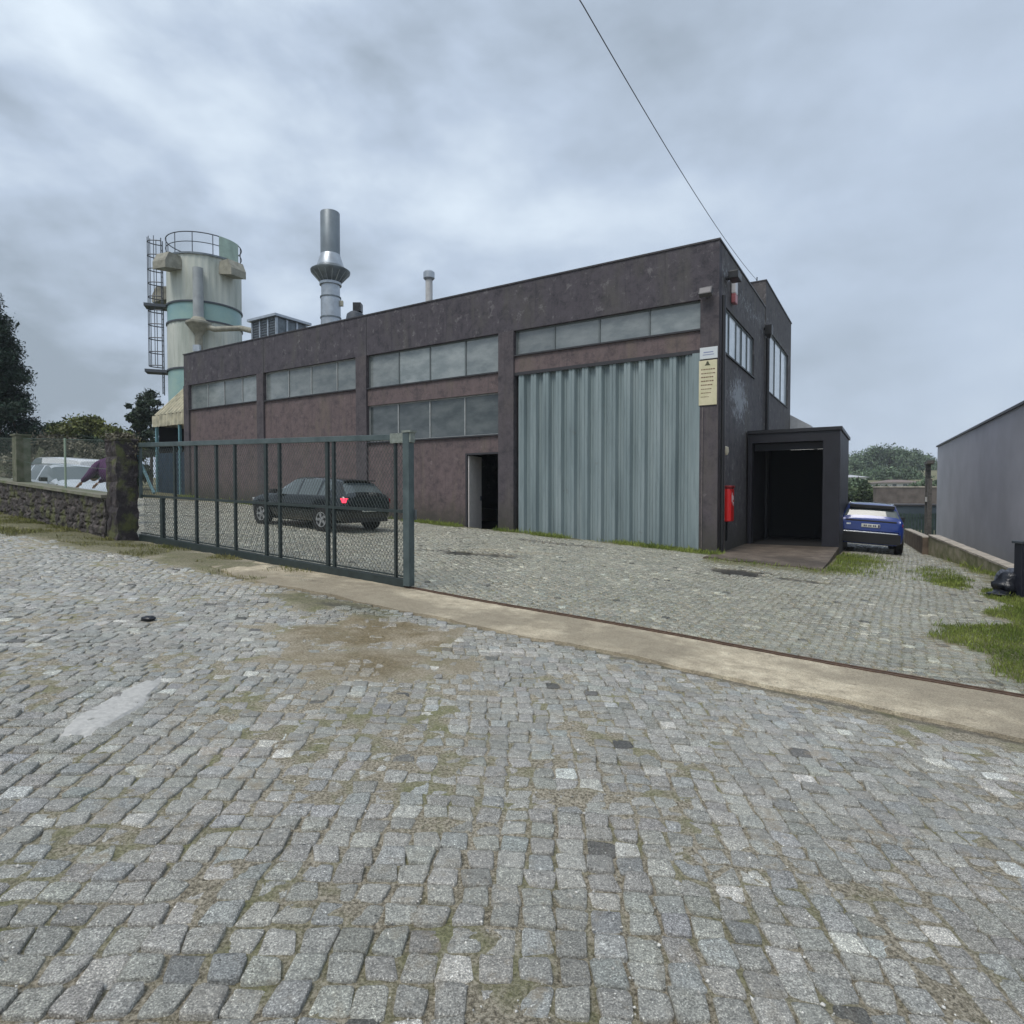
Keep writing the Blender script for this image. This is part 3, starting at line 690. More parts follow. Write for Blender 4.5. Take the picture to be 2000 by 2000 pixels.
q = MB(); q.box(.14, W_-.47, .30, .42, 3.05, 3.26); q.build('shutter_box', M_PORCH, po)
# added glowing strips standing in for sky light through a gap under the roof
for (a, b) in ((1.0, 1.75), (1.83, 2.4)):
    t = thing('sky_gap_strip', 'added %s glowing strip standing in for sky light through a gap under the porch roof, the %s one' % (('longer', 'left') if a < 1.5 else ('shorter', 'right')), 'lamp', wloc(a, 3.8+2.4, 3.2), BANG, 'added sky light strips in the porch')
    q = MB(); q.box(0, b-a, -.05, .05, .03, .09); q.build('housing', M_LEAF, t)  # backing of the added strip
    q = MB(); q.tube([(0.02, 0, .0), (b-a-.02, 0, .0)], .018, 8); q.build('tube', mat('sky_gap_glow', (.9, .9, .9), .4, emit=((1, 1, .98), 1.2)), t)  # emission plays the sky light seen through the gap

# ---- things fixed to the walls
# cream sign and white sign on the corner column
def signboard(name, label, X0, X1, Z0, Z1, m_board, marks, mm):
    t = thing(name, label, 'sign', wloc(X0, -.0, Z0), BANG)
    q = MB(); q.box(0, X1-X0, -.035, -.005, 0, Z1-Z0); q.build('board', m_board, t, bevel=.004)
    for z0_ in sorted({m__[2] for m__ in marks}):
        q = MB()
        for (a, b, c_, d_) in marks:
            if c_ == z0_: q.box(a, b, -.038, -.0355, c_, d_)
        q.build('lettering', mm, t)
    return t
rr = random.Random(4); mk = []
zz = .95
for hgt, wd in ((.030, .40), (.024, .36), (.030, .36), (.030, .34), (.030, .34), (.020, .30), (.020, .30), (.018, .24)):
    x = .06
    while x < .06+wd-.03:
        l = rr.uniform(.02, .06); mk.append((x, min(x+l, .44), zz, zz+hgt)); x += l+.012
    zz -= .105
t = signboard('sign_board', 'cream vertical notice board with lines of brown lettering on the corner column', -.51, -.03, 4.06, 5.27, mat('cream_board', (.66, .60, .42), .5, col2=(.55, .52, .33), nscale=5), mk, mat('brown_ink', (.17, .10, .06), .6))
q = MB(); q.poly([(.15, -.0385, 1.07), (.31, -.0385, 1.07), (.27, -.0385, 1.12), (.25, -.0385, 1.18), (.21, -.0385, 1.18), (.19, -.0385, 1.12)]); q.build('emblem', mat('dark_ink', (.06, .06, .03), .6), t)
signboard('small_sign', 'small white rectangular sign with blue-grey lines above the cream board', -.49, -.02, 5.31, 5.62, mat('white_board', (.60, .64, .66), .4), [(.10, .36, .16, .19), (.08, .38, .10, .12)], mat('blue_ink', (.25, .28, .42), .6))
# floodlight on front face near the corner
t = thing('floodlight', 'small grey floodlight fixed high on the front wall above the cream sign', 'lamp', wloc(-.30, -.02, 6.98), BANG)
q = MB(); Mx = Matrix.Rotation(R(-25), 4, 'X'); q.box(-.17, .17, -.28, -.12, -.12, .10, Mx); q.build('housing', mat('lamp_grey', (.08, .078, .082), .5), t, bevel=.01)
q = MB(); q.box(-.14, .14, -.283, -.2805, -.09, .07, Mx); q.build('lens', mat('lamp_lens', (.13, .125, .135), .4), t)
q = MB(); q.box(-.03, .03, -.14, 0.02, -.02, .02); q.build('bracket', M_STEEL_D, t)
# dark lamp box and siren on side wall
t = thing('wall_lamp', 'black box-shaped lamp on an arm near the top of the side wall corner', 'lamp', wloc(.02, .75, 7.55), BANG)
q = MB(); q.box(.10, .36, -.25, .25, .0, .20); q.build('housing', M_PIPE, t, bevel=.015); q = MB(); q.box(0, .10, -.05, .05, .05, .13); q.build('arm', M_PIPE, t)
t = thing('alarm_siren', 'white and red alarm siren below the black lamp box on the side wall', 'alarm', wloc(.02, 1.5, 7.10), BANG)
q = MB(); q.prism([(0, -.15), (.12, -.15), (.12, .15), (0, .15)], .30, .70); q.build('case', mat('white_plastic', (.6, .6, .62), .4), t, bevel=.02)
q = MB(); q.prism([(0, -.15), (.12, -.15), (.12, .15), (0, .15)], .03, .295); q.build('beacon', mat('red_plastic', (.38, .12, .13), .4), t, bevel=.02)
# red hose cabinet
t = thing('fire_hose_cabinet', 'bright red rounded fire hose cabinet with white symbols low on the side wall', 'fire cabinet', wloc(.03, .72, .82), BANG)
q = MB(); pts = [(.0, -.24), (.16, -.24), (.22, -.18), (.22, .18), (.16, .24), (.0, .24)]; q.prism(pts, .06, .98); q.build('case', mat('red_paint', (.62, .012, .012), .35, coat=.3), t, bevel=.03)
q = MB(); q.prism([(0, -.26), (.2, -.26), (.24, -.2), (.24, .2), (.2, .26), (0, .26)], .985, 1.06); q.build('cap', mat('dark_red_paint', (.20, .008, .01), .4), t, bevel=.02)
q = MB()
for (y0, y1, z0, z1) in ((-.11, -.04, .60, .80), (.03, .09, .66, .78), (.01, .11, .56, .60), (-.09, -.06, .80, .86), (.045, .075, .50, .56)): q.box(.2205, .224, y0, y1, z0, z1)
q.build('symbols', mat('white_ink', (.8, .8, .8), .5), t)
q = MB(); q.box(.0, .05, -.18, -.14, -.5, .06).box(.0, .05, .14, .18, -.5, .06); q.build('legs', M_PIPE, t)
t = thing('bulkhead_lamp', 'small cream bulkhead lamp on the side wall above the red cabinet', 'lamp', wloc(.02, .62, 2.72), BANG)
q = MB(); q.lathe([(0, .0), (.06, .02), (.09, .10), (.08, .22), (0, .26)], (.05, 0, 0), 14); q.build('globe', mat('cream_glass', (.55, .50, .38), .3), t, smooth=True)
q = MB(); q.box(0, .03, -.07, .07, -.06, .03); q.build('base', M_PIPE_G, t)

# ------------------------------------------------------------------ roof equipment
def lathe_obj(name, prof, m, parent, seg=32, c=(0, 0, 0)): q = MB(); q.lathe(prof, c, seg); return q.build(name, m, parent, smooth=True)
P = at(646, 600, 29.0)
t = thing('chimney_stack', 'tall galvanised exhaust stack with a wide conical collar on the warehouse roof', 'chimney', (P.x, P.y, 8.15))
t.scale = (.97, .97, .955)
lathe_obj('lower_pipe', [(.0, 0), (.47, 0), (.47, 2.95), (.44, 2.95), (.44, 3.5), (.52, 3.5), (.52, 3.62), (0, 3.62)], M_GALV, t)
lathe_obj('collar', [(.46, 3.62), (.92, 4.1), (.94, 4.2), (.9, 4.22), (.62, 4.42), (.50, 4.45)], M_GALV_D, t)
lathe_obj('transition', [(.64, 4.22), (.62, 4.5), (.48, 4.95), (.46, 5.0)], M_GALV, t)
lathe_obj('upper_pipe', [(.46, 4.98), (.46, 7.02), (.44, 7.05), (.40, 7.05), (.40, 6.5), (0, 6.5)], mat('stack_grey', (.20, .235, .26), .45, metal=.3, noise=.2, nscale=2), t)
q = MB()
for k in range(16):
    a = 2*math.pi*k/16; c_, s_ = math.cos(a), math.sin(a); q.tube([(c_*.48, s_*.48, 3.63), (c_*.88, s_*.88, 4.08)], .022, 5)
q.build('collar_ribs', M_GALV, t)
for z_ in (.9, 1.9, 2.9): q = MB(); q.lathe([(.472, z_-.03), (.50, z_-.03), (.50, z_+.03), (.472, z_+.03)], (0, 0, 0), 32); q.build('flange', M_GALV_D, t)
q = MB(); q.box(.44, .60, -.08, .08, 2.5, 2.75); q.build('sampling_port', M_CREAM, t)
P = at(838, 560, 26.0)
t = thing('small_flue', 'short pale flue pipe with a flat cap on the warehouse roof', 'chimney', (P.x, P.y, 8.15))
lathe_obj('pipe', [(0, 0), (.15, 0), (.15, 2.65), (0, 2.65)], mat('pale_flue', (.5, .5, .5), .5, noise=.2), t, 20)
lathe_obj('cap', [(.17, 2.55), (.24, 2.62), (.24, 2.86), (.18, 2.92), (0, 2.94)], M_GALV, t, 20)
P = at(694, 610, 26.5)
t = thing('roof_ventilator', 'dark turbine ventilator with a square cap beside the tall stack', 'ventilator', (P.x, P.y, 8.15))
lathe_obj('drum', [(.0, 0), (.40, 0), (.42, .9), (.36, 1.25), (.22, 1.36), (0, 1.36)], M_STEEL_D, t, 20)
q = MB(); q.box(-.06, .28, -.2, .2, 1.36, 1.72); q.build('cap', M_PIPE, t)
P = at(546, 640, 31.5)
t = thing('roof_plant_housing', 'grey louvred plant housing with a low pitched cap at the left part of the roof', 'ventilation unit', (P.x, P.y, 8.15), BANG)
q = MB(); q.box(-.95, .95, -.9, .9, 0, 2.25); q.build('case', M_GALV_D, t)
q = MB(); q.v = [(-1.12, -1.1, 2.26), (1.12, -1.1, 2.26), (1.12, 1.1, 2.26), (-1.12, 1.1, 2.26), (-1.12, -1.1, 2.38), (1.12, -1.1, 2.38), (1.12, 1.1, 2.38), (-1.12, 1.1, 2.38), (-.3, 0, 2.62), (.3, 0, 2.62)]
q.f = [(3, 2, 1, 0), (0, 1, 5, 4), (1, 2, 6, 5), (2, 3, 7, 6), (3, 0, 4, 7), (4, 5, 9, 8), (5, 6, 9), (6, 7, 8, 9), (7, 4, 8)]; q.build('cap', M_GALV, t)
q = MB()
for x in (-.95, -.32, .32, .95): q.box(x-.05, x+.05, -.94, -.9, 0, 2.25)
for y in (-.9, -.3, .3, .9): q.box(.95, .99, y-.05, y+.05, 0, 2.25); q.box(-.99, -.95, y-.05, y+.05, 0, 2.25)
q.build('posts', M_GALV, t)
q = MB()
for i in range(17): z_ = .1+i*.125; q.box(-.27, .27, -.93, -.90, z_, z_+.05, ); q.box(.37, .9, -.93, -.90, z_, z_+.05); q.box(-.9, -.37, -.93, -.9, z_, z_+.05)
q.build('louvre', M_STEEL_D, t)

# ------------------------------------------------------------------ silo
SY = 36.0; SX = at(402, 700, SY).x; SR = 1.95; SZ = 15.03; SG = g1(SX, SY)
si = thing('silo', 'tall pale green and cream cylindrical silo with teal bands, caged ladder and top railing', 'silo', (SX, SY, 0))
segs = 72
def shell(z0, z1, m, name, rr_=0):
    q = MB(); n = segs*2
    for z_ in (z0, z1):
        for k in range(n):
            a = 2*math.pi*k/n; r_ = SR+rr_+(.018 if k % 4 < 2 else 0); q.v.append((r_*math.cos(a), r_*math.sin(a), z_))
    for k in range(n): k2 = (k+1) % n; q.f.append((k, k2, n+k2, n+k))
    return q.build(name, m, si)
shell(8.72, 11.36, M_SILO, 'lower_shell'); shell(12.40, SZ, M_SILO, 'upper_shell')
q = MB(); q.lathe([(SR, 11.36), (SR, 12.40)], (0, 0, 0), 64); q.build('teal_band', M_SILO_G, si, smooth=True)
q = MB(); q.lathe([(SR, 6.6), (SR, 8.72)], (0, 0, 0), 64); q.build('teal_band', M_SILO_G, si, smooth=True)
q = MB(); q.lathe([(SR-.1, SG), (SR-.1, 6.6)], (0, 0, 0), 64); q.build('base_shell', M_SILO, si, smooth=True)
for z_ in (8.72, 11.36, 12.40):
    q = MB(); q.lathe([(SR+.02, z_-.05), (SR+.07, z_-.05), (SR+.07, z_+.04), (SR+.02, z_+.04)], (0, 0, 0), 64); q.build('band_ring', M_STEEL_D, si, smooth=True)
q = MB(); q.lathe([(SR+.05, SZ-.06), (SR+.09, SZ-.06), (SR+.09, SZ+.04), (0, SZ+.12)], (0, 0, 0), 64); q.build('top_deck', M_GALV_D, si, smooth=True)
q = MB()
for zz, r_ in ((SZ+1.15, .03), (SZ+.62, .024)):
    q.tube([((SR+.03)*math.cos(a), (SR+.03)*math.sin(a), zz) for a in np.linspace(0, 2*math.pi, 49)], r_, 6)
q.build('handrail', M_STEEL_D, si)
for k in range(12):
    a = 2*math.pi*(k+.3)/12; q = MB(); q.tube([((SR+.03)*math.cos(a), (SR+.03)*math.sin(a), SZ), ((SR+.03)*math.cos(a), (SR+.03)*math.sin(a), SZ+1.15)], .024, 6); q.build('rail_post', M_STEEL_D, si)
# sheet on the railing at the right
q = MB(); q.lathe([(SR+.07, SZ+.05), (SR+.07, SZ+1.15), (SR+.10, SZ+1.15), (SR+.10, SZ+.05)], (0, 0, 0), 14, R(-42), R(-4), closed=False); q.build('rail_sheet', M_GREEN_SHEET, si)
# hoods
for a, z_ in ((R(-112), 13.85), (R(-28), 13.85), (R(175), 12.8)):
    Mh = Matrix.Rotation(a, 4, 'Z'); q = MB()
    pts = [(SR-.05, .62), (SR+.05, .95), (SR+.75, .95), (SR+1.0, .45), (SR+1.0, .05), (SR-.05, .25)]
    n = len(q.v)
    for yy in (-.48, .48): q.v += [tuple(Mh @ Vector((x, yy, z_+zz))) for x, zz in pts]
    q.f += [tuple(range(5, -1, -1)), tuple(range(6, 12))]+[(i, (i+1) % 6, 6+(i+1) % 6, 6+i) for i in range(6)]
    q.build('filter_hood', M_HOOD, si)
# down duct with cone
a = R(-72); dx, dy = (SR+.32)*math.cos(a), (SR+.32)*math.sin(a)
q = MB(); q.tube([(dx, dy, 14.1), (dx, dy, 11.3)], .27, 16); q.build('duct', mat('duct_grey', (.36, .39, .40), .45, noise=.25, nscale=2), si, smooth=True)
q = MB(); q.lathe([(.0, 11.4), (.30, 11.4), (.40, 11.25), (.66, 11.12), (.66, 11.02), (.32, 10.6), (.2, 10.4), (.2, 8.9), (0, 8.9)], (dx, dy, 0), 20); q.build('cyclone_cone', M_HOOD, si, smooth=True)
q = MB(); q.box(dx-.18, dx+.18, dy-.30, dy-.10, 9.5, 9.85); q.build('valve', M_GALV, si)
# duct towards plant housing
e1 = at(470, 641, 34.2)-Vector((SX, SY, 0)); e2 = at(512, 646, 31.8)-Vector((SX, SY, 0))
q = MB(); q.tube([(dx+.3, dy, 10.95), (dx+.9, dy-.05, 10.75), tuple(e1), tuple((e1+e2)/2+Vector((0, 0, -.06))), tuple(e2)], .15, 12); q.build('transfer_pipe', M_HOOD, si, smooth=True)
# ladder with cage
la = math.atan2(-.35, -.94); lad = MB(); lr = SR+.25
ct = Vector((math.cos(la), math.sin(la), 0)); tn = Vector((-math.sin(la), math.cos(la), 0))
for s in (-.24, .24): lad.tube([ct*lr+tn*s+Vector((0, 0, 7.4)), ct*lr+tn*s+Vector((0, 0, SZ+1.2))], .028, 6)
z_ = 7.5
while z_ < SZ+.9: lad.tube([ct*lr+tn*-.24+Vector((0, 0, z_)), ct*lr+tn*.24+Vector((0, 0, z_))], .014, 5); z_ += .3
lad = lad.build('ladder', M_STEEL_D, si)
q = MB()
for z_ in np.arange(9.0, SZ+1.3, .78):
    q.tube([ct*lr+ct*.72*math.sin(t_)+tn*.38*math.cos(t_)+Vector((0, 0, z_)) for t_ in np.linspace(0, math.pi, 13)], .030, 5)
for t_ in (.5, 1.05, 1.57, 2.1, 2.65): q.tube([ct*lr+ct*.72*math.sin(t_)+tn*.38*math.cos(t_)+Vector((0, 0, zz)) for zz in (9.0, SZ+1.25)], .02, 5)
q.build('safety_cage', M_STEEL_D, lad)
for z_ in (8.6, 12.3):
    q = MB(); Mh = Matrix.Rotation(la, 4, 'Z'); q.box(SR, SR+1.12, -.42, .42, z_, z_+.16, Mh); q.build('rest_platform', M_STEEL_D, si)

# ------------------------------------------------------------------ cream roofed shed between warehouse end and silo
sh = thing('silo_shed', 'open shed with cream corrugated hipped roof and blue sheet wall left of the warehouse', 'shed', wloc(-LEN-.05, .7, 0), BANG)
w_, dp_ = 3.95, 4.6; ze, zk = 5.85, 7.75
def corr(a, b, c_, d_, nm, per=.34, amp=.075):
    """corrugated quad a(bottom-left) b(bottom-right) c(top-right) d(top-left)"""
    a, b, c_, d_ = map(Vector, (a, b, c_, d_)); L_ = (b-a).length; k = max(4, int(L_/per*4)); q = MB(); nrm = (b-a).cross(d_-a).normalized()
    for i in range(k+1):
        t_ = i/k; o_ = nrm*(amp*math.sin(2*math.pi*i/4+.78))
        q.v.append(tuple(a.lerp(b, t_)+o_)); q.v.append(tuple(d_.lerp(c_, t_)+o_))
    for i in range(k): q.f.append((2*i, 2*i+2, 2*i+3, 2*i+1))
    return q
corr((-w_, 0, ze), (0, 0, ze), (0, 1.3, zk), (-w_+1.3, 1.3, zk), '').build('roof', M_CREAM, sh, smooth=True)
corr((-w_, dp_, ze), (-w_, 0, ze), (-w_+1.3, 1.3, zk), (-w_+1.3, dp_-1.3, zk), '').build('roof', M_CREAM, sh, smooth=True)
q = MB(); q.quad((-w_+1.3, 1.3, zk), (0, 1.3, zk), (0, dp_-1.3, zk), (-w_+1.3, dp_-1.3, zk)); q.quad((0, dp_, ze), (-w_, dp_, ze), (-w_+1.3, dp_-1.3, zk), (0, dp_-1.3, zk)); q.build('roof', M_CREAM, sh)
corr((-w_-.06, -.06, 5.25), (0, -.06, 5.25), (0, -.06, ze-.02), (-w_-.06, -.06, ze-.02), '').build('fascia', M_CREAM, sh, smooth=True)
corr((-w_-.06, dp_, 5.25), (-w_-.06, -.06, 5.25), (-w_-.06, -.06, ze-.02), (-w_-.06, dp_, ze-.02), '').build('fascia', M_CREAM, sh, smooth=True)
q = MB()
for x, y in ((-w_+.06, .06), (-w_+.06, dp_-.1), (-1.7, .06)): q.box(x-.06, x+.06, y-.06, y+.06, 1.2, 5.3)
q.build('post', M_TEAL, sh)
q = corr((-w_+.15, .12, 1.6), (-.0, .12, 1.6), (0, .12, 3.85), (-w_+.15, .12, 3.85), ''); q.build('blue_wall', M_BLUE, sh, smooth=True)
q = MB(); q.box(-w_+.1, 0, dp_-.15, dp_-.05, 1.2, 5.5); q.box(-w_, -w_+.05, .2, dp_-.2, 1.2, 5.3); q.build('back_wall', M_DARK, sh)

# ------------------------------------------------------------------ sliding gate
GL = 7.30
gt = thing('sliding_gate', 'green steel sliding gate with diamond wire mesh standing half open across the yard entrance', 'gate', (GA[0], GA[1], 0), math.atan2(-GD[1], -GD[0]))
# local X runs from the end post (0) to the pillar (GL-ish); Z of lower and upper edges follow the photo
def zlo(x): return .36+(.80-.36)*x/GL-.02
def zhi(x): return 2.47+(2.66-2.47)*x/GL
XE = 7.05
def bar(x0, z0, x1, z1, th, d_=.05, y=0, q=None):
    q = q or MB(); a = Vector((x0, y, z0)); b = Vector((x1, y, z1)); t_ = (b-a).normalized(); n_ = Vector((-t_.z, 0, t_.x))*th/2; yv = Vector((0, d_/2, 0))
    P_ = [a-n_-yv, a-n_+yv, a+n_-yv, a+n_+yv, b-n_-yv, b-n_+yv, b+n_-yv, b+n_+yv]
    n = len(q.v); q.v += [tuple(p) for p in P_]
    for f in ((0, 1, 3, 2), (4, 6, 7, 5), (0, 4, 5, 1), (2, 3, 7, 6), (0, 2, 6, 4), (1, 5, 7, 3)): q.f.append(tuple(n+i for i in f))
    return q
bar(0.06, zlo(0)-.02, XE, zlo(XE)-.02, .15, .08).build('bottom_beam', M_GATE, gt, bevel=.008)
bar(-.02, zhi(0)-.03, XE, zhi(XE)-.03, .085, .07).build('top_beam', M_GATE_P, gt, bevel=.006)
bar(0.06, 1.37, XE, 1.60, .045, .04).build('mid_rail', M_GATE, gt)
bar(0.06, zlo(0)+.085, XE, zlo(XE)+.085, .02, .03, -.01).build('mesh_rail', M_GATE, gt)
def gate_x(px):   # parameter along the gate where a ray of this column meets it
    rx = (px-1000)/FPX; dx, dy = -GD[0], -GD[1]
    return (rx*GA[1]-GA[0])/(dx-rx*dy)
for zx, wdt in ((285, .05), (428, .05), (565, .05), (690, .045), (898, .055), (990, .05), (1312, .06), (1355, .045), (1770, .035)):
    x = gate_x(260+zx/3.45); bar(x, zlo(x)+.05, x, zhi(x)-.06, wdt, .045).build('upright', M_GATE, gt)
x = gate_x(260+198/3.45); bar(x, zlo(x)+.0, x, 1.55, .09, .06).build('upright', M_GATE, gt)
x = XE-.03; bar(x, 1.55, x, zhi(x)-.05, .05, .05).build('upright', M_GATE_P, gt)
q = MB(); q.box(-.06, .055, -.06, .06, g1(*GA)+.03, 2.50); ep = q.build('end_post', M_GATE_P, gt, bevel=.006)
q = MB(); q.box(-.085, .30, -.05, .05, 2.36, 2.50); q.box(-.10, .06, -.07, .07, 2.5, 2.53); q.build('guide_bracket', mat('grey_moss_paint', (.24, .27, .24), .6, noise=.4, nscale=20), ep)
q = MB(); q.tube([(6.65, -.06, 1.65), (7.35, -.06, 2.55)], .03, 8); q.build('brace', M_TEAL, gt)
q = MB(); q.box(-.09, .0, -.075, -.061, 1.25, 1.40); q.build('lock', M_GALV_D, gt)
for x in (.5, 6.2):
    q = MB(); zc_ = zlo(x)-.06; n_ = 20
    Mw = Matrix.Translation((x, 0, zc_-.03)) @ Matrix.Rotation(R(90), 4, 'X'); q.lathe([(0, -.02), (.07, -.02), (.07, .02), (0, .02)], (0, 0, 0), n_)
    q.v = [tuple(Mw @ Vector(p)) for p in q.v]; q.build('wheel', M_PIPE, gt, smooth=True)
# mesh of diagonal wires, woven in two layers
q = MB(); sp_ = .062; Z0f, Z1f = (lambda x: zlo(x)+.09), (lambda x: zhi(x)-.07)
def clip_wire(c0, sg):
    pts = []
    for i in range(0, 301):
        z = .3+i*.008; x = c0+sg*(z-.3)*.62
        if .02 < x < XE-.1 and Z0f(x) < z < Z1f(x): pts.append((x, z))
    return (pts[0], pts[-1]) if len(pts) > 3 else None
for sg in (1, -1):
    c0 = -1.8
    while c0 < XE+1.8:
        s_ = clip_wire(c0, sg)
        if s_:
            (xa, za), (xb, zb) = s_; q.tube([(xa, .004*sg-.012, za), (xb, .004*sg-.012, zb)], .0034, 4, caps=False)
        c0 += sp_
q.build('wire_mesh', M_WIRE, gt)

# ------------------------------------------------------------------ stone pillar, wall and fence on the left
def rough_block(name, label, cat, pts_fn, nu, nv, m, amp=.03, seed=1, parent=None):
    pass
def wall_rough(L0, L1, th, ztop, name, m, parent, amp=.035, base=-.25, seed=1):
    """rubble wall along WD from L0 to L1 (local x), front face uneven"""
    rg = np.random.default_rng(seed); nx = max(4, int((L1-L0)/.05)); nz = 22; q = MB()
    for side_ in (-1, 1):
        X, Z = np.meshgrid(np.linspace(L0, L1, nx+1), np.linspace(0, 1, nz+1))
        gx = WA[0]+WD[0]*X; gy = WA[1]+WD[1]*X; gz_ = G(gx, gy)
        zt = ztop(X)
        zz = (gz_+base)*(1-Z)+zt*Z
        # stones: cells with random depth
        cxw = .27; czh = .17; zz_ = zz; zz = zz+.035*np.sin(X*3.1+1)+.02*np.sin(X*9.7); r_ = np.floor(zz/czh).astype(int); off = (r_*.37) % 1.0
        ci = np.floor(X/cxw+off).astype(int); hsh = (np.sin(ci*12.9898+r_*78.233+side_*4.1)*43758.5453) % 1.0
        fx = (X/cxw+off+.12*np.sin(zz*17+r_)) % 1.0; fz = (zz/czh) % 1.0
        edge = np.minimum(np.minimum(fx, 1-fx)*cxw, np.minimum(fz, 1-fz)*czh)
        d_ = amp*(hsh-.4)-.04*np.exp(-(edge/.012)**2)+rg.normal(0, .004, X.shape)
        yy = side_*(th/2)+side_*d_; zz = zz_
        n0 = len(q.v)
        for j in range(nz+1):
            for i in range(nx+1): q.v.append((X[j, i], -yy[j, i], zz[j, i]))
        for j in range(nz):
            for i in range(nx):
                a = n0+j*(nx+1)+i; f = (a, a+1, a+nx+2, a+nx+1); q.f.append(f if side_ > 0 else f[::-1])
    n1 = (nx+1)*(nz+1)
    for i in range(nx): a = nz*(nx+1)+i; q.f.append((a, a+1, n1+a+1, n1+a))
    for i in (0, nx):
        for j in range(nz): a = j*(nx+1)+i; q.f.append((a, a+nx+1, n1+a+nx+1, n1+a))
    return q.build(name, m, parent, smooth=False)
wz = lambda X: 1.555+.062*X+.0*X     # coping underside
sw = thing('stone_wall', 'low mossy rubble stone wall with a flat coping beside the street on the left', 'wall', (WA[0], WA[1], 0), math.atan2(WD[1], WD[0]))
wall_rough(-.06, 11.5, .42, wz, 'masonry', M_STONE, sw)
q = MB(); X0 = -.06
while X0 < 11.5:
    X1 = min(X0+.9, 11.5); z0, z1 = wz(X0), wz(X1)
    P_ = [(X0, -.27, z0), (X0, -.27, z0+.06), (X0, .27, z0), (X0, .27, z0+.06), (X1-.012, -.27, z1), (X1-.012, -.27, z1+.06), (X1-.012, .27, z1), (X1-.012, .27, z1+.06)]
    n = len(q.v); q.v += P_
    for f in ((0, 1, 3, 2), (4, 6, 7, 5), (0, 4, 5, 1), (2, 3, 7, 6), (0, 2, 6, 4), (1, 5, 7, 3)): q.f.append(tuple(n+i for i in f))
    X0 = X1
q.build('coping', M_COPING, sw)
pl = thing('gate_pillar', 'dark rough stone gate pillar overgrown at the top at the end of the wall', 'pillar', (WA[0]+.02, WA[1], 0), math.atan2(WD[1], WD[0]))
wall_rough(-.56, -.08, .40, lambda X: 2.68+0*X, 'shaft', M_PILLAR, pl, amp=.02, seed=4)
q = MB(); q.box(-.58, -.06, -.22, .22, 2.68, 2.74); q.build('cap', M_PILLAR, pl, bevel=.02)

def leaf_mesh(name, clumps, n, size, m, parent=None, flat=.0, seed=0, aspect=.55, colvar=True):
    """clumps: list of (cx,cy,cz,rx,ry,rz); n leaves over all, leaf quads"""
    rg = np.random.default_rng(seed); cl = np.array(clumps, float)
    vol = (cl[:, 3]*cl[:, 4]*cl[:, 5])**(2/3); idx = rg.choice(len(cl), n, p=vol/vol.sum()); c = cl[idx]
    d = rg.normal(size=(n, 3)); d /= np.linalg.norm(d, axis=1)[:, None]; rad = rg.random(n)**.45
    rad = rad*(1+rg.normal(0, .2, n))
    p = c[:, :3]+d*rad[:, None]*c[:, 3:6]
    a = rg.normal(size=(n, 3)); a[:, 2] *= (1-flat); a /= np.linalg.norm(a, axis=1)[:, None]
    b = np.cross(a, rg.normal(size=(n, 3))); b /= np.linalg.norm(b, axis=1)[:, None]
    s = size*np.exp(rg.normal(0, .3, n))[:, None]; a = a*s; b = b*s*aspect
    V = np.stack([p-a, p-b*.9+a*.1, p+a, p+b*.9+a*.1], 1).reshape(-1, 3); F = np.arange(4*n).reshape(n, 4)
    t_ = np.exp(rg.normal(0, .28, n)); cc = rg.random(len(cl))*.5+.75; t_ = t_*cc[idx]
    C = np.repeat(np.stack([t_]*3, 1), 4, 0)
    return np_mesh(name, V, F, m, parent, colors=C)
def m_leaf(name, c0, c1):
    n = NB(name); a = n.attr('tint'); c = n.ramp(n.noise(1.3, 4), [(.35, c0), (.65, c1)])
    return n.out(n.mix(1.0, c, a, 'MULTIPLY'), .6, .3)
ML_CON = m_leaf('conifer_needles', (.012, .026, .018), (.026, .048, .030))
ML_BUSH = m_leaf('autumn_leaves', (.085, .11, .028), (.15, .155, .045))
ML_GRN = m_leaf('green_leaves', (.04, .065, .03), (.08, .11, .045))
ML_DGRN = m_leaf('dark_green_leaves', (.022, .04, .024), (.05, .075, .038))
ML_EUC = m_leaf('far_leaves', (.075, .115, .065), (.13, .18, .105))
ML_DRY = m_leaf('dry_vine', (.085, .078, .058), (.17, .155, .11))
M_BARK = mat('bark', (.07, .055, .042), .9, noise=.4, nscale=8)
# ivy on top of the pillar
leaf_mesh('creeper', [(-.30, 0, 2.78, .34, .28, .10), (-.08, -.1, 2.60, .12, .25, .25), (-.5, -.15, 2.5, .10, .2, .3)], 1300, .03, ML_DRY, pl, seed=5)
leaf_mesh('moss_tuft', [(x, -.27, wz(x)-.05-random.random()*.3, .25, .05, .12) for x in np.arange(.5, 11, .7)], 1500, .02, ML_BUSH, sw, seed=6)

fe = thing('wire_fence', 'green wire mesh fence standing on the mossy stone wall', 'fence', (WA[0], WA[1], 0), math.atan2(WD[1], WD[0]))
q = MB(); ft = lambda X: 2.73+.062*X
for sg in (1, -1):
    c0 = -1.0
    while c0 < 12.5:
        pts = []
        for i in range(0, 130):
            dz = i*.01; x = c0+sg*dz*1.0; z = wz(x)+.06+dz
            if -.04 < x < 11.5 and z < ft(x): pts.append((x, .004*sg, z))
        if len(pts) > 2: q.tube([pts[0], pts[-1]], .0012, 3, caps=False)
        c0 += .085
q.build('wire_mesh', M_FWIRE, fe)
q = MB()
for dz in (0, -.6, -1.12): q.tube([(-.05, 0, ft(-.05)+dz), (11.5, 0, ft(11.5)+dz)], .005, 4)
q.build('tension_wire', M_FWIRE, fe)
for x in (.05, 2.6, 7.9, 10.4): q = MB(); q.tube([(x, 0, wz(x)+.06), (x, 0, ft(x)+.03)], .022, 8); q.build('post', mat('pale_green_post', (.25, .32, .24), .5), fe)
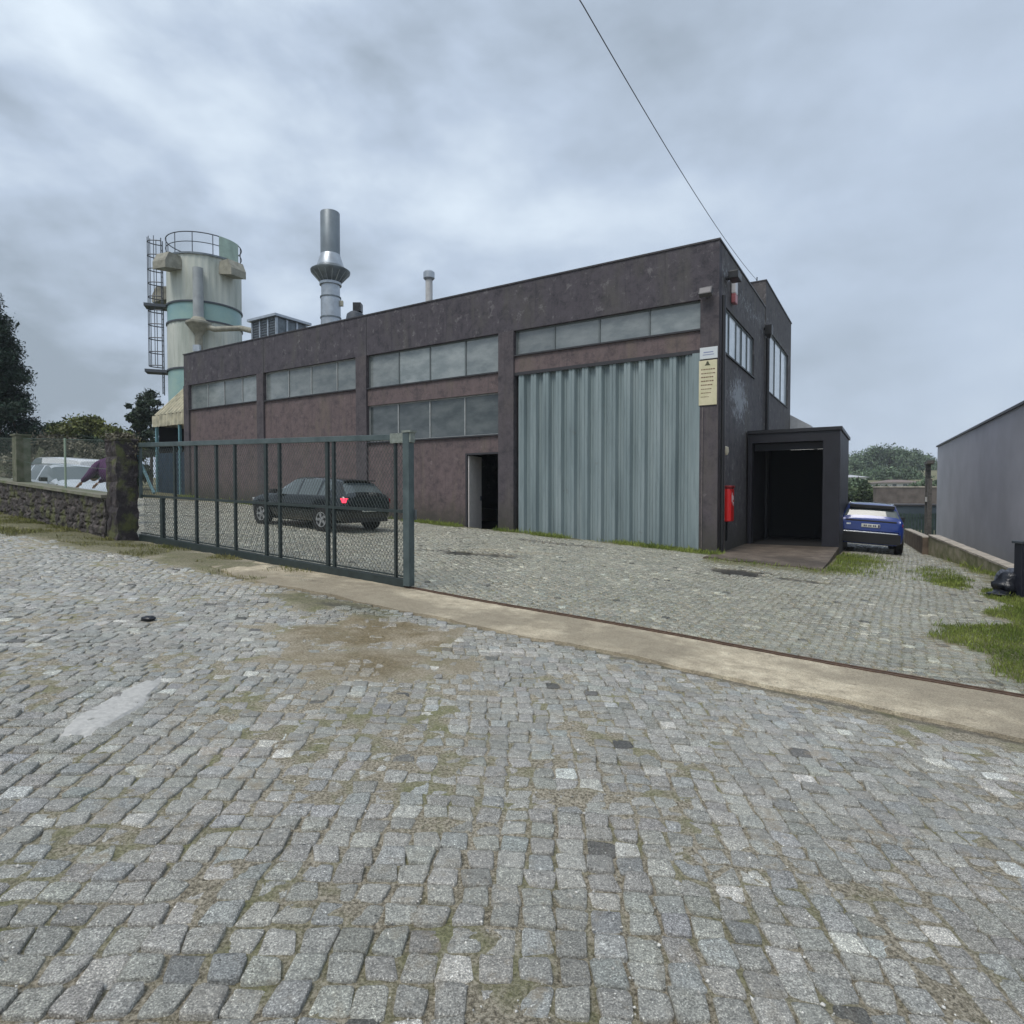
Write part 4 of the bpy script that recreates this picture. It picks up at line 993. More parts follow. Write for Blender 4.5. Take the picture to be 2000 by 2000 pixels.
# square concrete post in the fence
rx = (44-1000)/FPX; s_ = (WA[0]-rx*WA[1])/(rx*WD[1]-WD[0]); 
q = MB(); q.box(s_-.16, s_+.16, -.15, .15, wz(s_)+.06, ft(s_)+.06); q.box(s_-.19, s_+.19, -.18, .18, ft(s_)+.06, ft(s_)+.10); q.build('concrete_post', mat('mossy_post', (.15, .15, .11), .85, col2=(.07, .085, .045), nscale=6, bump=.3), fe)

# ------------------------------------------------------------------ cars
def m_paint(name, c, rough=.25, metal=.3):
    return mat(name, c, rough, metal=metal, coat=.9)
M_TYRE = mat('tyre_rubber', (.012, .012, .012), .8); M_RIM = mat('rim_alloy', (.45, .46, .47), .35, metal=.6)
M_TRIM = mat('black_trim', (.012, .012, .013), .5); M_CGLASS = mat('car_glass', (.10, .125, .13), .12, spec=.6)
M_CHROME = mat('chrome', (.75, .76, .78), .15, metal=.9); M_TAILR = mat('tail_red', (.20, .008, .012), .25)
M_PLATE = mat('plate_white', (.62, .64, .58), .4); M_CLGLASS = mat('clear_lens', (.55, .57, .58), .15)
def smooth1(a, k): 
    a = np.asarray(a, float)
    for _ in range(k): a = np.concatenate([[a[0]], (a[:-2]+2*a[1:-1]+a[2:])/4, [a[-1]]])
    return a
def car(name, label, cat, loc, heading, P, paint, group=None, van=False):
    """P: stations list (x, z_bottom, z_belt, half width, z_top, half width top)"""
    t = thing(name, label, cat, loc, 0, group)
    nrm = gnormal(loc[0], loc[1]); fx = Vector((heading[0], heading[1], 0)); fx = (fx-nrm*fx.dot(nrm)).normalized(); fy = nrm.cross(fx)
    t.rotation_euler = Matrix((fx, fy, nrm)).transposed().to_euler()
    S = np.array(P['st'], float); x = S[:, 0]; dl = np.concatenate([[0], np.cumsum(np.hypot(np.diff(x), np.diff(S[:, 4])))])
    ns = 110; tt = np.linspace(0, dl[-1], ns); D = np.stack([np.interp(tt, dl, S[:, k]) for k in range(6)], 1)
    for k in range(6): D[:, k] = smooth1(D[:, k], 5)
    rows = []
    for (X, zb, zbe, w, zt, wt) in D:
        pts = [(0, zb), (w*.80, zb), (w*.97, zb+.10), (w, zb+.28), (w*1.0, (zb+zbe)/2+.08), (w*.975, zbe-.05), (w*.955, zbe), (w*.955*.5+wt*.5, (zbe+zt)/2), (wt+.015, zt-.055), (wt*.90, zt-.012), (wt*.55, zt+.012), (0, zt+.02)]
        rows.append([(X, y, z) for y, z in pts])
    rows = np.array(rows); npt = rows.shape[1]
    V = []; 
    for r_ in rows:
        V += [tuple(p) for p in r_]; V += [(p[0], -p[1], p[2]) for p in r_[1:-1][::-1]]
    m = 2*npt-2
    body = MB(); body.v = V; glass = {}
    wins = P['win']; 
    def isglass(i, k):
        kk = k if k < npt-1 else (m-1-k)       # segment index on the half profile
        X = (D[i, 0]+D[i+1, 0])/2; zt = (D[i, 4]+D[i+1, 4])/2; zbe = D[i, 2]
        if kk in (6, 7):
            return any(a < X < b for a, b in wins['side']) and zt-zbe > .13
        if kk in (8, 9, 10):
            return any(a < X < b for a, b in wins['ends'])
        return False
    for i in range(ns-1):
        for k in range(m):
            k2 = (k+1) % m; f = (i*m+k, i*m+k2, (i+1)*m+k2, (i+1)*m+k)
            if isglass(i, k):
                kk_ = k if k < npt-1 else (m-1-k); X_ = D[i, 0]
                key = (('windscreen' if X_ > 0 else 'rear_window'), 0) if kk_ > 7 else ('side_window', (int(k < npt), sum(X_ > a for a, b in wins['side'])))
                glass.setdefault(key, MB()).quad(*[V[q_] for q_ in f])
            else: body.f.append(f)
    body.f.append(tuple(range(m-1, -1, -1))); body.f.append(tuple((ns-1)*m+k for k in range(m)))
    b = body.build('body', paint, t, smooth=True); b.data.set_sharp_from_angle(angle=R(50))
    for (nm_, _), g_ in glass.items(): g_.build(nm_, M_CGLASS, t, smooth=True)
    wr = P['wr']; tr = P['track']
    for (xw, sy_) in ((P['xf'], 1), (P['xf'], -1), (P['xr'], 1), (P['xr'], -1)):
        # arch lining slightly proud of the flank, then the wheel
        q = MB(); Mr = Matrix.Translation((xw, sy_*(tr+.012), wr+.02)) @ Matrix.Rotation(R(90), 4, 'X')
        q.lathe([(0, -.02), (wr+.055, -.02), (wr+.055, .02), (0, .02)], (0, 0, 0), 32); q.v = [tuple(Mr @ Vector(p)) for p in q.v]; q.build('wheel_arch', M_TRIM, t)
        q = MB(); Mr = Matrix.Translation((xw, sy_*(tr-.06), wr)) @ Matrix.Rotation(R(90), 4, 'X')
        q.lathe([(wr*.62, -.11), (wr*.92, -.11), (wr, -.08), (wr, .08), (wr*.92, .11), (wr*.62, .11)], (0, 0, 0), 32); q.v = [tuple(Mr @ Vector(p)) for p in q.v]
        wh_ = q.build('wheel', M_TYRE, t, smooth=True)
        q = MB(); q.lathe([(wr*.64, -.112), (wr*.56, -.112), (wr*.56, -.05)], (0, 0, 0), 32)
        for k in range(5):
            Ms = Matrix.Rotation(2*math.pi*k/5, 4, 'Z'); q.box(.03, wr*.6, -.035, .035, -.108, -.07, Ms)
        q.lathe([(0, -.115), (.06, -.11), (.06, -.06)], (0, 0, 0), 16)
        if sy_ < 0: q.v = [(p[0], p[1], -p[2]) for p in q.v]
        q.v = [tuple(Mr @ Vector(p)) for p in q.v]; q.build('rim', M_RIM, wh_)
    for nm, m_, boxes in P['extra']:
        q = MB()
        for bx_ in boxes: q.box(*bx_)
        q.build(nm, m_, t, bevel=.01)
    return t
hatch = dict(st=[(-2.14, .38, .72, .72, .80, .66), (-2.12, .30, .92, .82, .98, .72), (-2.03, .26, .96, .87, 1.02, .70), (-1.72, .24, .97, .885, 1.36, .58), (-1.45, .22, .97, .89, 1.42, .60), (-.6, .20, .96, .89, 1.455, .62), (.15, .20, .94, .89, 1.43, .61), (1.02, .20, .92, .885, .98, .70), (1.5, .22, .86, .88, .90, .72), (1.95, .26, .74, .83, .78, .68), (2.12, .34, .62, .70, .66, .58)],
    win=dict(side=[(-1.48, -1.05), (-.98, -.22), (-.14, .82)], ends=[(-1.98, -1.74), (.25, .98)]), wr=.32, track=.885, xf=1.34, xr=-1.30,
    extra=[('tail_light', M_TAILR, [(-2.10, -1.86, .64, .845, .78, .92), (-2.10, -1.86, -.845, -.64, .78, .92)]),
           ('number_plate', M_PLATE, [(-2.165, -2.145, -.26, .26, .56, .66)]), ('bumper_trim', M_TRIM, [(-2.15, -2.02, -.70, .70, .28, .40)]),
           ('headlight', M_CLGLASS, [(1.80, 1.97, .54, .80, .66, .76), (1.80, 1.97, -.80, -.54, .66, .76)]),
           ('mirror', M_TRIM, [(.62, .80, .90, 1.06, .94, 1.06), (.62, .80, -1.06, -.90, .94, 1.06)]),
           ('spoiler', M_TRIM, [(-1.82, -1.62, -.52, .52, 1.385, 1.415)])])
M_BLACKP = mat('black_green_paint', (.004, .008, .009), .22, coat=.9, spec=.3)
hd = Vector((-.84, .55)).normalized(); side_ = Vector((hd.y, -hd.x))   # heading, and the camera-side normal is the car's left
rw = Vector((-5.11, 16.42)); left = Vector((-hd.y, hd.x))
c_ = rw+hd*1.30-left*.87
bc = car('parked_car', 'black hatchback seen from behind through the mesh of the sliding gate, brake light glowing red', 'car', (c_.x, c_.y, g1(c_.x, c_.y)), hd, hatch, M_BLACKP)
# lit brake light (rear left corner)
q = MB(); q.box(-2.105, -1.90, .70, .852, .80, .93); q.build('brake_light', mat('brake_glow', (.8, .02, .05), .3, emit=((1, .04, .08), 2.2)), bc, bevel=.02)
q = MB(); q.box(-2.168, -2.166, -.24, -.19, .57, .65); [q.box(-2.168, -2.166, a, a+.035, .585, .635) for a in (-.14, -.09, -.01, .04, .12, .17)]; q.build('plate_marks', mat('plate_ink', (.05, .05, .12), .5), bc)

suv = dict(st=[(-2.16, .46, .78, .78, .86, .72), (-2.14, .36, 1.02, .88, 1.10, .80), (-2.08, .30, 1.08, .915, 1.17, .78), (-1.90, .28, 1.08, .92, 1.50, .64), (-1.60, .28, 1.05, .925, 1.60, .66), (-.6, .27, 1.03, .925, 1.63, .68), (.20, .27, 1.01, .92, 1.58, .66), (1.0, .27, 1.0, .92, 1.10, .76), (1.55, .28, .96, .91, 1.02, .78), (2.02, .32, .84, .86, .90, .70), (2.18, .40, .66, .72, .70, .60)],
    win=dict(side=[(-1.62, -1.08), (-.98, -.22), (-.14, .80)], ends=[(-2.06, -1.93), (.3, .95)]), wr=.355, track=.925, xf=1.36, xr=-1.31,
    extra=[('tail_light', M_TAILR, [(-2.12, -1.86, .70, .885, .90, 1.00), (-2.12, -1.86, -.885, -.70, .90, 1.00)]), ('light_strip', M_TRIM, [(-2.15, -2.10, -.70, .70, 1.02, 1.07)]),
           ('number_plate', M_PLATE, [(-2.185, -2.165, -.26, .26, .84, .95)]), ('bumper', M_TRIM, [(-2.20, -1.98, -.84, .84, .34, .66)]),
           ('chrome_strip', M_CHROME, [(-2.215, -2.19, -.76, .76, .665, .70)]),
           ('spoiler', M_TRIM, [(-2.02, -1.66, -.62, .62, 1.45, 1.56)]), ('roof_rail', M_CHROME, [(-1.4, .1, .60, .63, 1.60, 1.635), (-1.4, .1, -.63, -.60, 1.60, 1.635)]),
           ('headlight', M_CLGLASS, [(1.88, 2.06, .58, .84, .78, .88), (1.88, 2.06, -.84, -.58, .78, .88)]),
           ('mirror', M_TRIM, [(.55, .72, .93, 1.12, 1.02, 1.18), (.55, .72, -1.12, -.93, 1.02, 1.18)])])
hs = Vector((.474, .881)).normalized(); rc = Vector((11.45, 19.55)); cc_ = rc+hs*2.1
bs = car('parked_car', 'blue crossover seen from behind in the lane between the black porch and the grey building', 'car', (cc_.x, cc_.y, g1(cc_.x, cc_.y)), hs, suv, m_paint('blue_paint', (.004, .030, .21), .28, .1))
q = MB(); q.box(-2.188, -2.186, -.25, -.20, .85, .94); [q.box(-2.188, -2.186, a, a+.035, .865, .925) for a in (-.15, -.10, -.02, .03, .11, .16)]; q.build('plate_marks', mat('plate_ink', (.05, .05, .12), .5), bs)
q = MB(); q.box(-2.156, -2.14, .56, .68, .86, .95); q.build('badge', M_CHROME, bs)
q = MB(); Mq = Matrix.Translation((-2.08, .0, 1.10)) @ Matrix.Rotation(R(8), 4, 'X'); q.box(0, .02, -.30, .05, 0, .03, Mq); q.build('wiper', M_TRIM, bs)
# silver car and van behind the wall
hv = Vector((.83, -.56)).normalized(); f0 = Vector((-11.75, 17.5)); cv = f0-hv*2.1
sc_ = car('parked_car', 'silver hatchback behind the stone wall in front of the white van', 'car', (cv.x, cv.y, g1(cv.x, cv.y)), hv, hatch, m_paint('silver_paint', (.50, .54, .56), .3, .3))
vanP = dict(st=[(-2.22, .34, 1.0, .86, 1.84, .74), (-2.18, .26, 1.02, .90, 1.90, .78), (-1.9, .24, 1.04, .92, 1.93, .80), (-.6, .22, 1.04, .92, 1.95, .80), (.55, .22, 1.03, .92, 1.90, .78), (1.25, .22, 1.02, .91, 1.22, .80), (1.75, .24, .96, .90, 1.06, .78), (2.1, .30, .80, .84, .86, .70), (2.22, .40, .66, .70, .70, .58)],
    win=dict(side=[(.1, .98)], ends=[(.65, 1.22)]), wr=.33, track=.92, xf=1.42, xr=-1.35,
    extra=[('tail_light', M_TAILR, [(-2.24, -2.15, .76, .88, .9, 1.5), (-2.24, -2.15, -.88, -.76, .9, 1.5)]), ('side_moulding', M_TRIM, [(-1.0, .9, .925, .94, .52, .60), (-1.0, .9, -.94, -.925, .52, .60)]),
           ('bumper', M_TRIM, [(-2.30, -2.1, -.84, .84, .28, .5)]), ('headlight', M_CLGLASS, [(1.9, 2.1, .58, .84, .72, .88), (1.9, 2.1, -.84, -.58, .72, .88)]), ('mirror', M_TRIM, [(.85, 1.0, .93, 1.12, 1.1, 1.3), (.85, 1.0, -1.12, -.93, 1.1, 1.3)])])
cvn = at(128, 920, 22.6); hvn = Vector((-.9, .43)).normalized()
vn = car('parked_van', 'white panel van with a blank rounded side parked behind the silver car', 'van', (cvn.x, cvn.y, g1(cvn.x, cvn.y)-.02), hvn, vanP, m_paint('white_paint', (.66, .68, .69), .35, 0)); vn.scale = (.96, .96, .85)
q = MB(); [q.box(-.9+i*.22, -.9+i*.22+.10, .905, .925, 1.20, 1.27) for i in range(5)]; q.build('side_marks', mat('grey_ink', (.25, .26, .28), .6), vn)

# ------------------------------------------------------------------ person leaning over the silver car's bonnet
def skin_obj(name, pts, edges, radii, m, parent, sub=2):
    me = bpy.data.meshes.new(name); me.from_pydata([tuple(p) for p in pts], edges, []); me.update(); o = bpy.data.objects.new(name, me); col.objects.link(o); o.parent = parent
    md = o.modifiers.new('skin', 'SKIN'); me.skin_vertices
    for v_, r__ in zip(me.skin_vertices[0].data, radii): v_.radius = (r__, r__) if not isinstance(r__, tuple) else r__
    me.skin_vertices[0].data[0].use_root = True; md.use_smooth_shade = True
    s2 = o.modifiers.new('sub', 'SUBSURF'); s2.levels = sub; s2.render_levels = sub; me.materials.append(m); return o
pp = at(228, 960, 15.6); pz = g1(pp.x, pp.y)
pe = thing('person', 'person in a purple jacket and grey trousers bending over the front of the silver car', 'person', (pp.x, pp.y, pz), math.atan2(.25, -.97)); pe.scale = (1.12, 1.12, 1.14)
M_SKIN = mat('skin', (.42, .26, .19), .5); M_JKT = mat('purple_jacket', (.085, .022, .10), .8, noise=.3, nscale=8, bump=.4, bscale=14); M_TRS = mat('grey_trousers', (.22, .22, .25), .85, noise=.3, nscale=8, bump=.4, bscale=14); M_HAIR = mat('dark_hair', (.02, .014, .01), .7)
# x forward (towards the car), y left, z up
P_ = [(0, 0, .93), (.12, 0, 1.14), (.26, 0, 1.27), (.42, 0, 1.27), (.52, 0, 1.20), (.60, 0, 1.12),      # pelvis, waist, chest, neck base, neck, head base
      (0, .10, .88), (-.02, .12, .48), (-.04, .13, .08), (.14, .14, .03), (0, -.10, .88), (.03, -.12, .48), (.02, -.13, .08), (.20, -.14, .03),
      (.38, .19, 1.24), (.55, .25, 1.04), (.78, .20, .93), (.38, -.19, 1.24), (.53, -.25, 1.04), (.76, -.20, .93)]
E_s = [(0, 1), (1, 2), (2, 3), (3, 4), (4, 5), (0, 6), (6, 7), (7, 8), (8, 9), (0, 10), (10, 11), (11, 12), (12, 13), (3, 14), (14, 15), (15, 16), (3, 17), (17, 18), (18, 19)]
rad = [.12, .115, .13, .10, .055, .06, .08, .055, .04, .035, .08, .055, .04, .035, .06, .042, .028, .06, .042, .028]
bo = skin_obj('body', P_, E_s, rad, M_SKIN, pe)
skin_obj('jacket', [P_[i] for i in (0, 1, 2, 3, 14, 15, 17, 18)]+[(.755, .205, .955), (.735, -.205, .955)], [(0, 1), (1, 2), (2, 3), (3, 4), (4, 5), (5, 8), (3, 6), (6, 7), (7, 9)], [.20, .25, .27, .17, .11, .075, .09, .075, .05, .05], M_JKT, pe)
skin_obj('trousers', [(.10, 0, 1.02), (0, .10, .84), (-.02, .12, .48), (-.04, .13, .10), (0, -.10, .84), (.03, -.12, .48), (.02, -.13, .10)], [(0, 1), (1, 2), (2, 3), (0, 4), (4, 5), (5, 6)], [.15, .125, .09, .07, .125, .09, .07], M_TRS, pe)
bm = bmesh.new(); bmesh.ops.create_icosphere(bm, subdivisions=3, radius=1)
for v_ in bm.verts:
    x, y, z = v_.co; v_.co = (.65+.105*x+(.02 if (x > .5 and abs(y) < .25 and abs(z+.1) < .25) else 0), .078*y, 1.07+.118*z*(.92 if z < 0 else 1))
me = bpy.data.meshes.new('head'); bm.to_mesh(me); bm.free(); me.materials.append(M_SKIN); ho = bpy.data.objects.new('head', me); col.objects.link(ho); ho.parent = pe
q = MB(); q.lathe([(.02, .13), (.07, .115), (.10, .07), (.108, 0.0), (.10, -.05), (.085, -.07)], (.635, 0, 1.09), 20); q.build('hair', M_HAIR, pe, smooth=True)
for sy_ in (1, -1):
    base = Vector((.78+(0 if sy_ > 0 else -.02), .20*sy_, .93)); hp = [base, base+Vector((.06, 0, -.05))]; he = [(0, 1)]; hr = [.026, .034]
    for k, (dy, ln) in enumerate(((-.028, .07), (-.010, .08), (.010, .078), (.028, .06))):
        i0 = len(hp); hp += [base+Vector((.09, dy, -.07)), base+Vector((.09+ln*.5, dy*1.2, -.10)), base+Vector((.09+ln*.8, dy*1.2, -.135))]; he += [(1, i0), (i0, i0+1), (i0+1, i0+2)]; hr += [.010, .009, .007]
    i0 = len(hp); hp += [base+Vector((.05, -.04*sy_, -.05)), base+Vector((.09, -.055*sy_, -.07))]; he += [(0, i0), (i0, i0+1)]; hr += [.011, .009]
    skin_obj('hand', hp, he, hr, M_SKIN, pe, 1)

# ------------------------------------------------------------------ grey building and low wall on the right
RD = Vector((.474, .881)).normalized(); RN = Vector((RD.y, -RD.x)); R0 = at(1829, 1000, 30.0); R0 = Vector((R0.x, R0.y)); 
gb = thing('grey_building', 'plain grey rendered building with a thin dark roof edge on the right', 'building', (R0.x, R0.y, 0), math.atan2(RD.y, RD.x))
q = MB(); q.box(-26, 0, -14, 0, -1.2, 3.98); q.build('wall', M_GREYWALL, gb)
q = MB(); q.box(-26.05, .06, -14.05, .06, 3.98, 4.05); q.build('roof_edge', mat('dark_flashing', (.045, .045, .055), .5), gb)
q = MB(); q.box(-25.9, -.1, -13.9, -.1, 4.05, 4.10); q.build('roof', M_ROOF, gb)
lw_ = thing('low_wall', 'low mossy block wall with pale coping along the foot of the grey building', 'wall', (0, 0, 0))
pA = at(1985, 1112, 14.0); pA = Vector((pA.x, pA.y, -.17)); pB = at(1814, 1047, 20.4); pC = at(1766, 1034, 26.5)
def lowwall(a, b, th, nm, m, z0, capz=0, n=40, amp=.012):
    q = MB(); d_ = Vector((b.x-a.x, b.y-a.y)).normalized(); n_ = Vector((d_.y, -d_.x)); rg = random.Random(2)
    for i in range(n+1):
        t_ = i/n; c_ = a.lerp(b, t_)
        for s_, zz in ((0, z0), (0, 0), (th, 0), (th, z0)):
            j = rg.uniform(-amp, amp); zt = c_.z+capz if zz == 0 else (g1(c_.x, c_.y)-.2 if z0 == 'g' else c_.z+capz+z0)
            q.v.append((c_.x+n_.x*(s_+j), c_.y+n_.y*(s_+j), zt+(rg.uniform(-amp, amp)*.5 if zz == 0 else 0)))
    for i in range(n):
        for k in range(4): k2 = (k+1) % 4; q.f.append((i*4+k, i*4+k2, (i+1)*4+k2, (i+1)*4+k))
    q.f.append((0, 1, 2, 3)); q.f.append((n*4+3, n*4+2, n*4+1, n*4)); return q.build(nm, m, lw_)
lowwall(pA, pB, .24, 'blockwork', M_LOWWALL, 'g'); lowwall(pA+Vector((-.02, 0, .05)), pB+Vector((-.02, 0, .05)), .30, 'coping', M_LOWCAP, -.05, amp=.006)
pB2 = pB+Vector((RD.x*.15-.2, RD.y*.15, -.06))
lowwall(pB2, pC, .2, 'far_blockwork', mat('brown_block', (.16, .12, .085), .9, noise=.5, nscale=3), 'g', n=20); lowwall(pB2+Vector((0, 0, .04)), pC+Vector((0, 0, .04)), .24, 'far_coping', M_LOWCAP, -.04, n=20, amp=.005)
# dark timber structure past the grey building
ts = at(1812, 960, 33); t = thing('timber_gatepost', 'weathered dark timber gate frame with a pale lamp box beyond the grey building', 'gate frame', (ts.x, ts.y, g1(ts.x, ts.y)), R(60))
q = MB(); q.box(-.12, .12, -.12, .12, -.3, 3.9); q.box(-1.25, -1.03, -.1, .1, -.3, 3.1); q.build('post', mat('weathered_timber', (.14, .13, .12), .9, noise=.5, nscale=8), t)
q = MB(); q.box(-1.6, .4, -.15, .15, 3.9, 4.05); q.box(-1.03, -.12, -.05, .05, 2.5, 2.7); q.build('beam', mat('weathered_timber', (.1, .085, .07), .9), t)
q = MB(); q.box(-.5, -.13, -.1, .12, 1.9, 2.15); q.build('lamp_box', M_LEAF, t)
# black post, bin bag and rubble at the right edge
bp = at(1996, 1160, 11.3); t = thing('black_post', 'short black post with a cap at the right edge beside the grass', 'post', (bp.x, bp.y, g1(bp.x, bp.y)))
q = MB(); q.box(-.09, .12, -.09, .09, -.1, 1.02); q.build('shaft', mat('black_metal', (.015, .017, .028), .5, noise=.3), t, bevel=.01); q = MB(); q.box(-.12, .15, -.12, .12, 1.02, 1.07); q.build('cap', M_STEEL_D, t, bevel=.01)
def lump(name, label, cat, loc, r, m, seed, sc=(1, 1, 1), amp=.3, sub=3, faceted=False):
    bm = bmesh.new(); bmesh.ops.create_icosphere(bm, subdivisions=sub, radius=1); rg = random.Random(seed); ph = [rg.uniform(0, 6) for _ in range(12)]
    for v_ in bm.verts:
        x, y, z = v_.co; f = 1+amp*(.4*math.sin(3*x+ph[0])*math.sin(4*y+ph[1])+.35*math.sin(7*z+ph[2]+2*x)+.25*math.sin(9*x+ph[3])*math.sin(8*y+ph[4])+rg.uniform(-.25, .25))
        v_.co = (x*r*sc[0]*f, y*r*sc[1]*f, max(z*r*sc[2]*f+r*sc[2]*.75, -.03))
    me = bpy.data.meshes.new(name); bm.to_mesh(me); bm.free(); me.materials.append(m)
    if not faceted: me.polygons.foreach_set('use_smooth', [True]*len(me.polygons))
    o = bpy.data.objects.new(name, me); col.objects.link(o); o.location = loc; return tag(o, label, cat)
M_BAG = mat('black_plastic', (.012, .014, .02), .3, bump=.8, bscale=18)
b1 = at(1968, 1158, 11.5); lump('rubbish_bag', 'crumpled shiny black plastic rubbish bag leaning on the black post', 'bag', (b1.x, b1.y, g1(b1.x, b1.y)), .22, M_BAG, 3, (1.0, .9, 1.1), .45)
b1 = at(1949, 1166, 11.35); lump('black_tarp', 'small flat heap of black plastic sheet lying in the grass by the bag', 'sheet', (b1.x, b1.y, g1(b1.x, b1.y)), .18, M_BAG, 8, (1.1, .8, .35), .5)
b1 = at(1972, 1130, 11.9); lump('rubble_heap', 'grey blue stone lump behind the black rubbish bag', 'stone', (b1.x, b1.y, g1(b1.x, b1.y)), .26, mat('blue_stone', (.14, .16, .20), .7, col2=(.03, .035, .05), nscale=14, bump=.8, bscale=20), 5, (.9, .8, 1.1), .35, faceted=True)
lump('black_stone', 'small black lump lying alone on the setts at the left', 'stone', (-3.68, 6.13, g1(-3.68, 6.13)), .06, M_BAG, 2, (1.15, .8, .45), .2)

# ------------------------------------------------------------------ overhead cable
cA = Vector((0, 0, CAM_H))+ray(1137, 0)*8.2; cB = at(1478, 547, 24.6)
t = thing('overhead_cable', 'thin dark cable running from overhead down to the warehouse roof', 'cable')
pts = []
dvec = cA-cB
for i in range(41):
    s_ = i/40*1.9; p_ = cB+dvec*s_; p_.z -= 1.0*4*(s_/1.9)*(1-s_/1.9)-(0.95*4*(1/1.9)*(1-1/1.9)*s_ if s_ <= 1 else .95*4*(1/1.9)*(1-1/1.9)); pts.append(p_)
q = MB(); q.tube(pts, .008, 6); q.build('wire', mat('cable_grey', (.06, .06, .07), .6), t)
q = MB(); q.tube([cB+Vector((0, 0, -.15)), cB+Vector((.02, .02, .12))], .025, 6); q.build('fixing', M_STEEL_D, t)

# ------------------------------------------------------------------ pale grit scattered over the paving
def grit():
    rg = np.random.default_rng(77); n = 5200; y = 1.1+rg.random(n)**1.5*6.5; x = (rg.random(n)*2-1)*(.88*y+.8); k = (uw(x, y)[1] > 1.35) & (fb(x, y, 1.1, 90) > .42); x = x[k]; y = y[k]; n = len(x)
    s_ = .0035*np.exp(rg.normal(0, .45, n)); d = rg.normal(size=(n, 6, 3))*.18; P6 = np.array([(1, 0, 0), (-1, 0, 0), (0, 1, 0), (0, -1, 0), (0, 0, .7), (0, 0, -.7)])[None]+d
    V = P6*s_[:, None, None]+np.stack([x, y, G(x, y)+.003], 1)[:, None, :]
    f = np.array([(0, 2, 4), (2, 1, 4), (1, 3, 4), (3, 0, 4), (2, 0, 5), (1, 2, 5), (3, 1, 5), (0, 3, 5)]); F = (f[None]+(np.arange(n)*6)[:, None, None]).reshape(-1, 3)
    c = rg.random(n)*.45+.30; C = np.repeat(np.stack([c*1.02, c, c*.92], 1), 6, 0); nb = NB('grit_stone')
    o = np_mesh('grit', V.reshape(-1, 3), F, nb.out(nb.attr('tint'), .7), colors=C); tag(o, 'pale grit and small stone chips scattered over the street setts', 'grit', kind='stuff')
grit()

# ------------------------------------------------------------------ plants
def grass(name, label, cat, polyfn, n, h, m, seed, group=None, kind='stuff', spread=1.0):
    rg = np.random.default_rng(seed); x, y = polyfn(rg, n); n = len(x); z = G(x, y)
    a = rg.random(n)*2*np.pi; hh = h*np.exp(rg.normal(0, .35, n)); lean = rg.random(n)*.6*spread*hh
    wd_ = np.where(np.hypot(x, y) > 13, .0045, .0022); wx = np.cos(a+1.57)*wd_; wy = np.sin(a+1.57)*wd_; dx = np.cos(a)*lean; dy = np.sin(a)*lean
    V = np.stack([np.stack([x-wx, y-wy, z-.02], 1), np.stack([x+wx, y+wy, z-.02], 1), np.stack([x+wx*.8+dx*.4, y+wy*.8+dy*.4, z+hh*.62], 1), np.stack([x+dx, y+dy, z+hh], 1)], 1)
    C = np.repeat(np.exp(rg.normal(0, .3, n))[:, None]*np.ones(3), 4, 0)
    F = np.arange(4*n).reshape(n, 4)
    o = np_mesh(name, V.reshape(-1, 3), F, m, colors=C)
    return tag(o, label, cat, group, kind)
MG = m_leaf('grass_blades', (.10, .145, .025), (.22, .26, .06)); MGD = m_leaf('weed_blades', (.10, .11, .03), (.20, .19, .07))
def masked(x0, x1, y0, y1, fn, thr=.35):
    def f(rg, n):
        x = x0+rg.random(n*3)*(x1-x0); y = y0+rg.random(n*3)*(y1-y0); v_ = fn(x, y); k = (v_ > thr+rg.random(len(x))*.5); return x[k][:n], y[k][:n]
    return f
vg = verge
grass('grass_verge', 'lush green grass verge on the right beside the cobbled yard', 'grass', masked(4.0, 14, 4.2, 13.5, vg), 230000, .036, MG, 1)
def bigv(rg, n): x, y = masked(6.5, 13, 5.2, 12.5, vg)(rg, n); return x, y
grass('tall_grass', 'taller tufted weeds in the verge near the black post', 'grass', bigv, 12000, .07, MG, 2)
fw = lambda x, y: (lambda X, Y: sstep((.35+(fb(x, y, 1.1, 77)-.5)*1.6+Y)/.25)*sstep((.0-Y)/.05)*(X > -25)*(X < .4)*(fb(x, y, .45, 78) > .45))(*bl(x, y))
def fwf(rg, n):
    X = -25.2+rg.random(n*2)*25.4; Y = -rg.random(n*2)**1.6*.55-.02; x = FA[0]+X*-D1[0]+Y*D2[0]; y = FA[1]+X*-D1[1]+Y*D2[1]
    k = (fb(x, y, .9, 78) > .38+rg.random(len(x))*.2) & ~((X > -8.5) & (X < -7.1)); return x[k], y[k]
grass('wall_weeds', 'green weeds growing along the foot of the warehouse front wall', 'weeds', fwf, 16000, .075, MG, 3)
def rmp(rg, n):
    X = .1+rg.random(n*3)*4.6; Y = -2.6+rg.random(n*3)*7; x = FA[0]+X*-D1[0]+Y*D2[0]; y = FA[1]+X*-D1[1]+Y*D2[1]
    inr = (X < 2.75) & (Y > -1.5); fringe = np.exp(-((np.maximum(X-2.7, 0))/.9)**2-((np.maximum(-1.5-Y, 0))/.35)**2)
    k = (~inr) & (rg.random(len(x)) < fringe*(fb(x, y, 1.5, 79)*1.7-.3)); return x[k], y[k]
grass('ramp_weeds', 'green weeds around the edges of the brown concrete ramp', 'weeds', rmp, 14000, .06, MG, 4)
md_ = lambda x, y: np.maximum(blob(x, y, 9.6, 17.2, 1.0, 1.5, .3, .6, 17), blob(x, y, 9.9, 14.0, 2.6, .8, 1.1, .6, 16))
grass('yard_grass', 'green grass growing through the setts behind the verge', 'grass', masked(7, 14, 11.5, 20, md_, .45), 16000, .05, MG, 5)
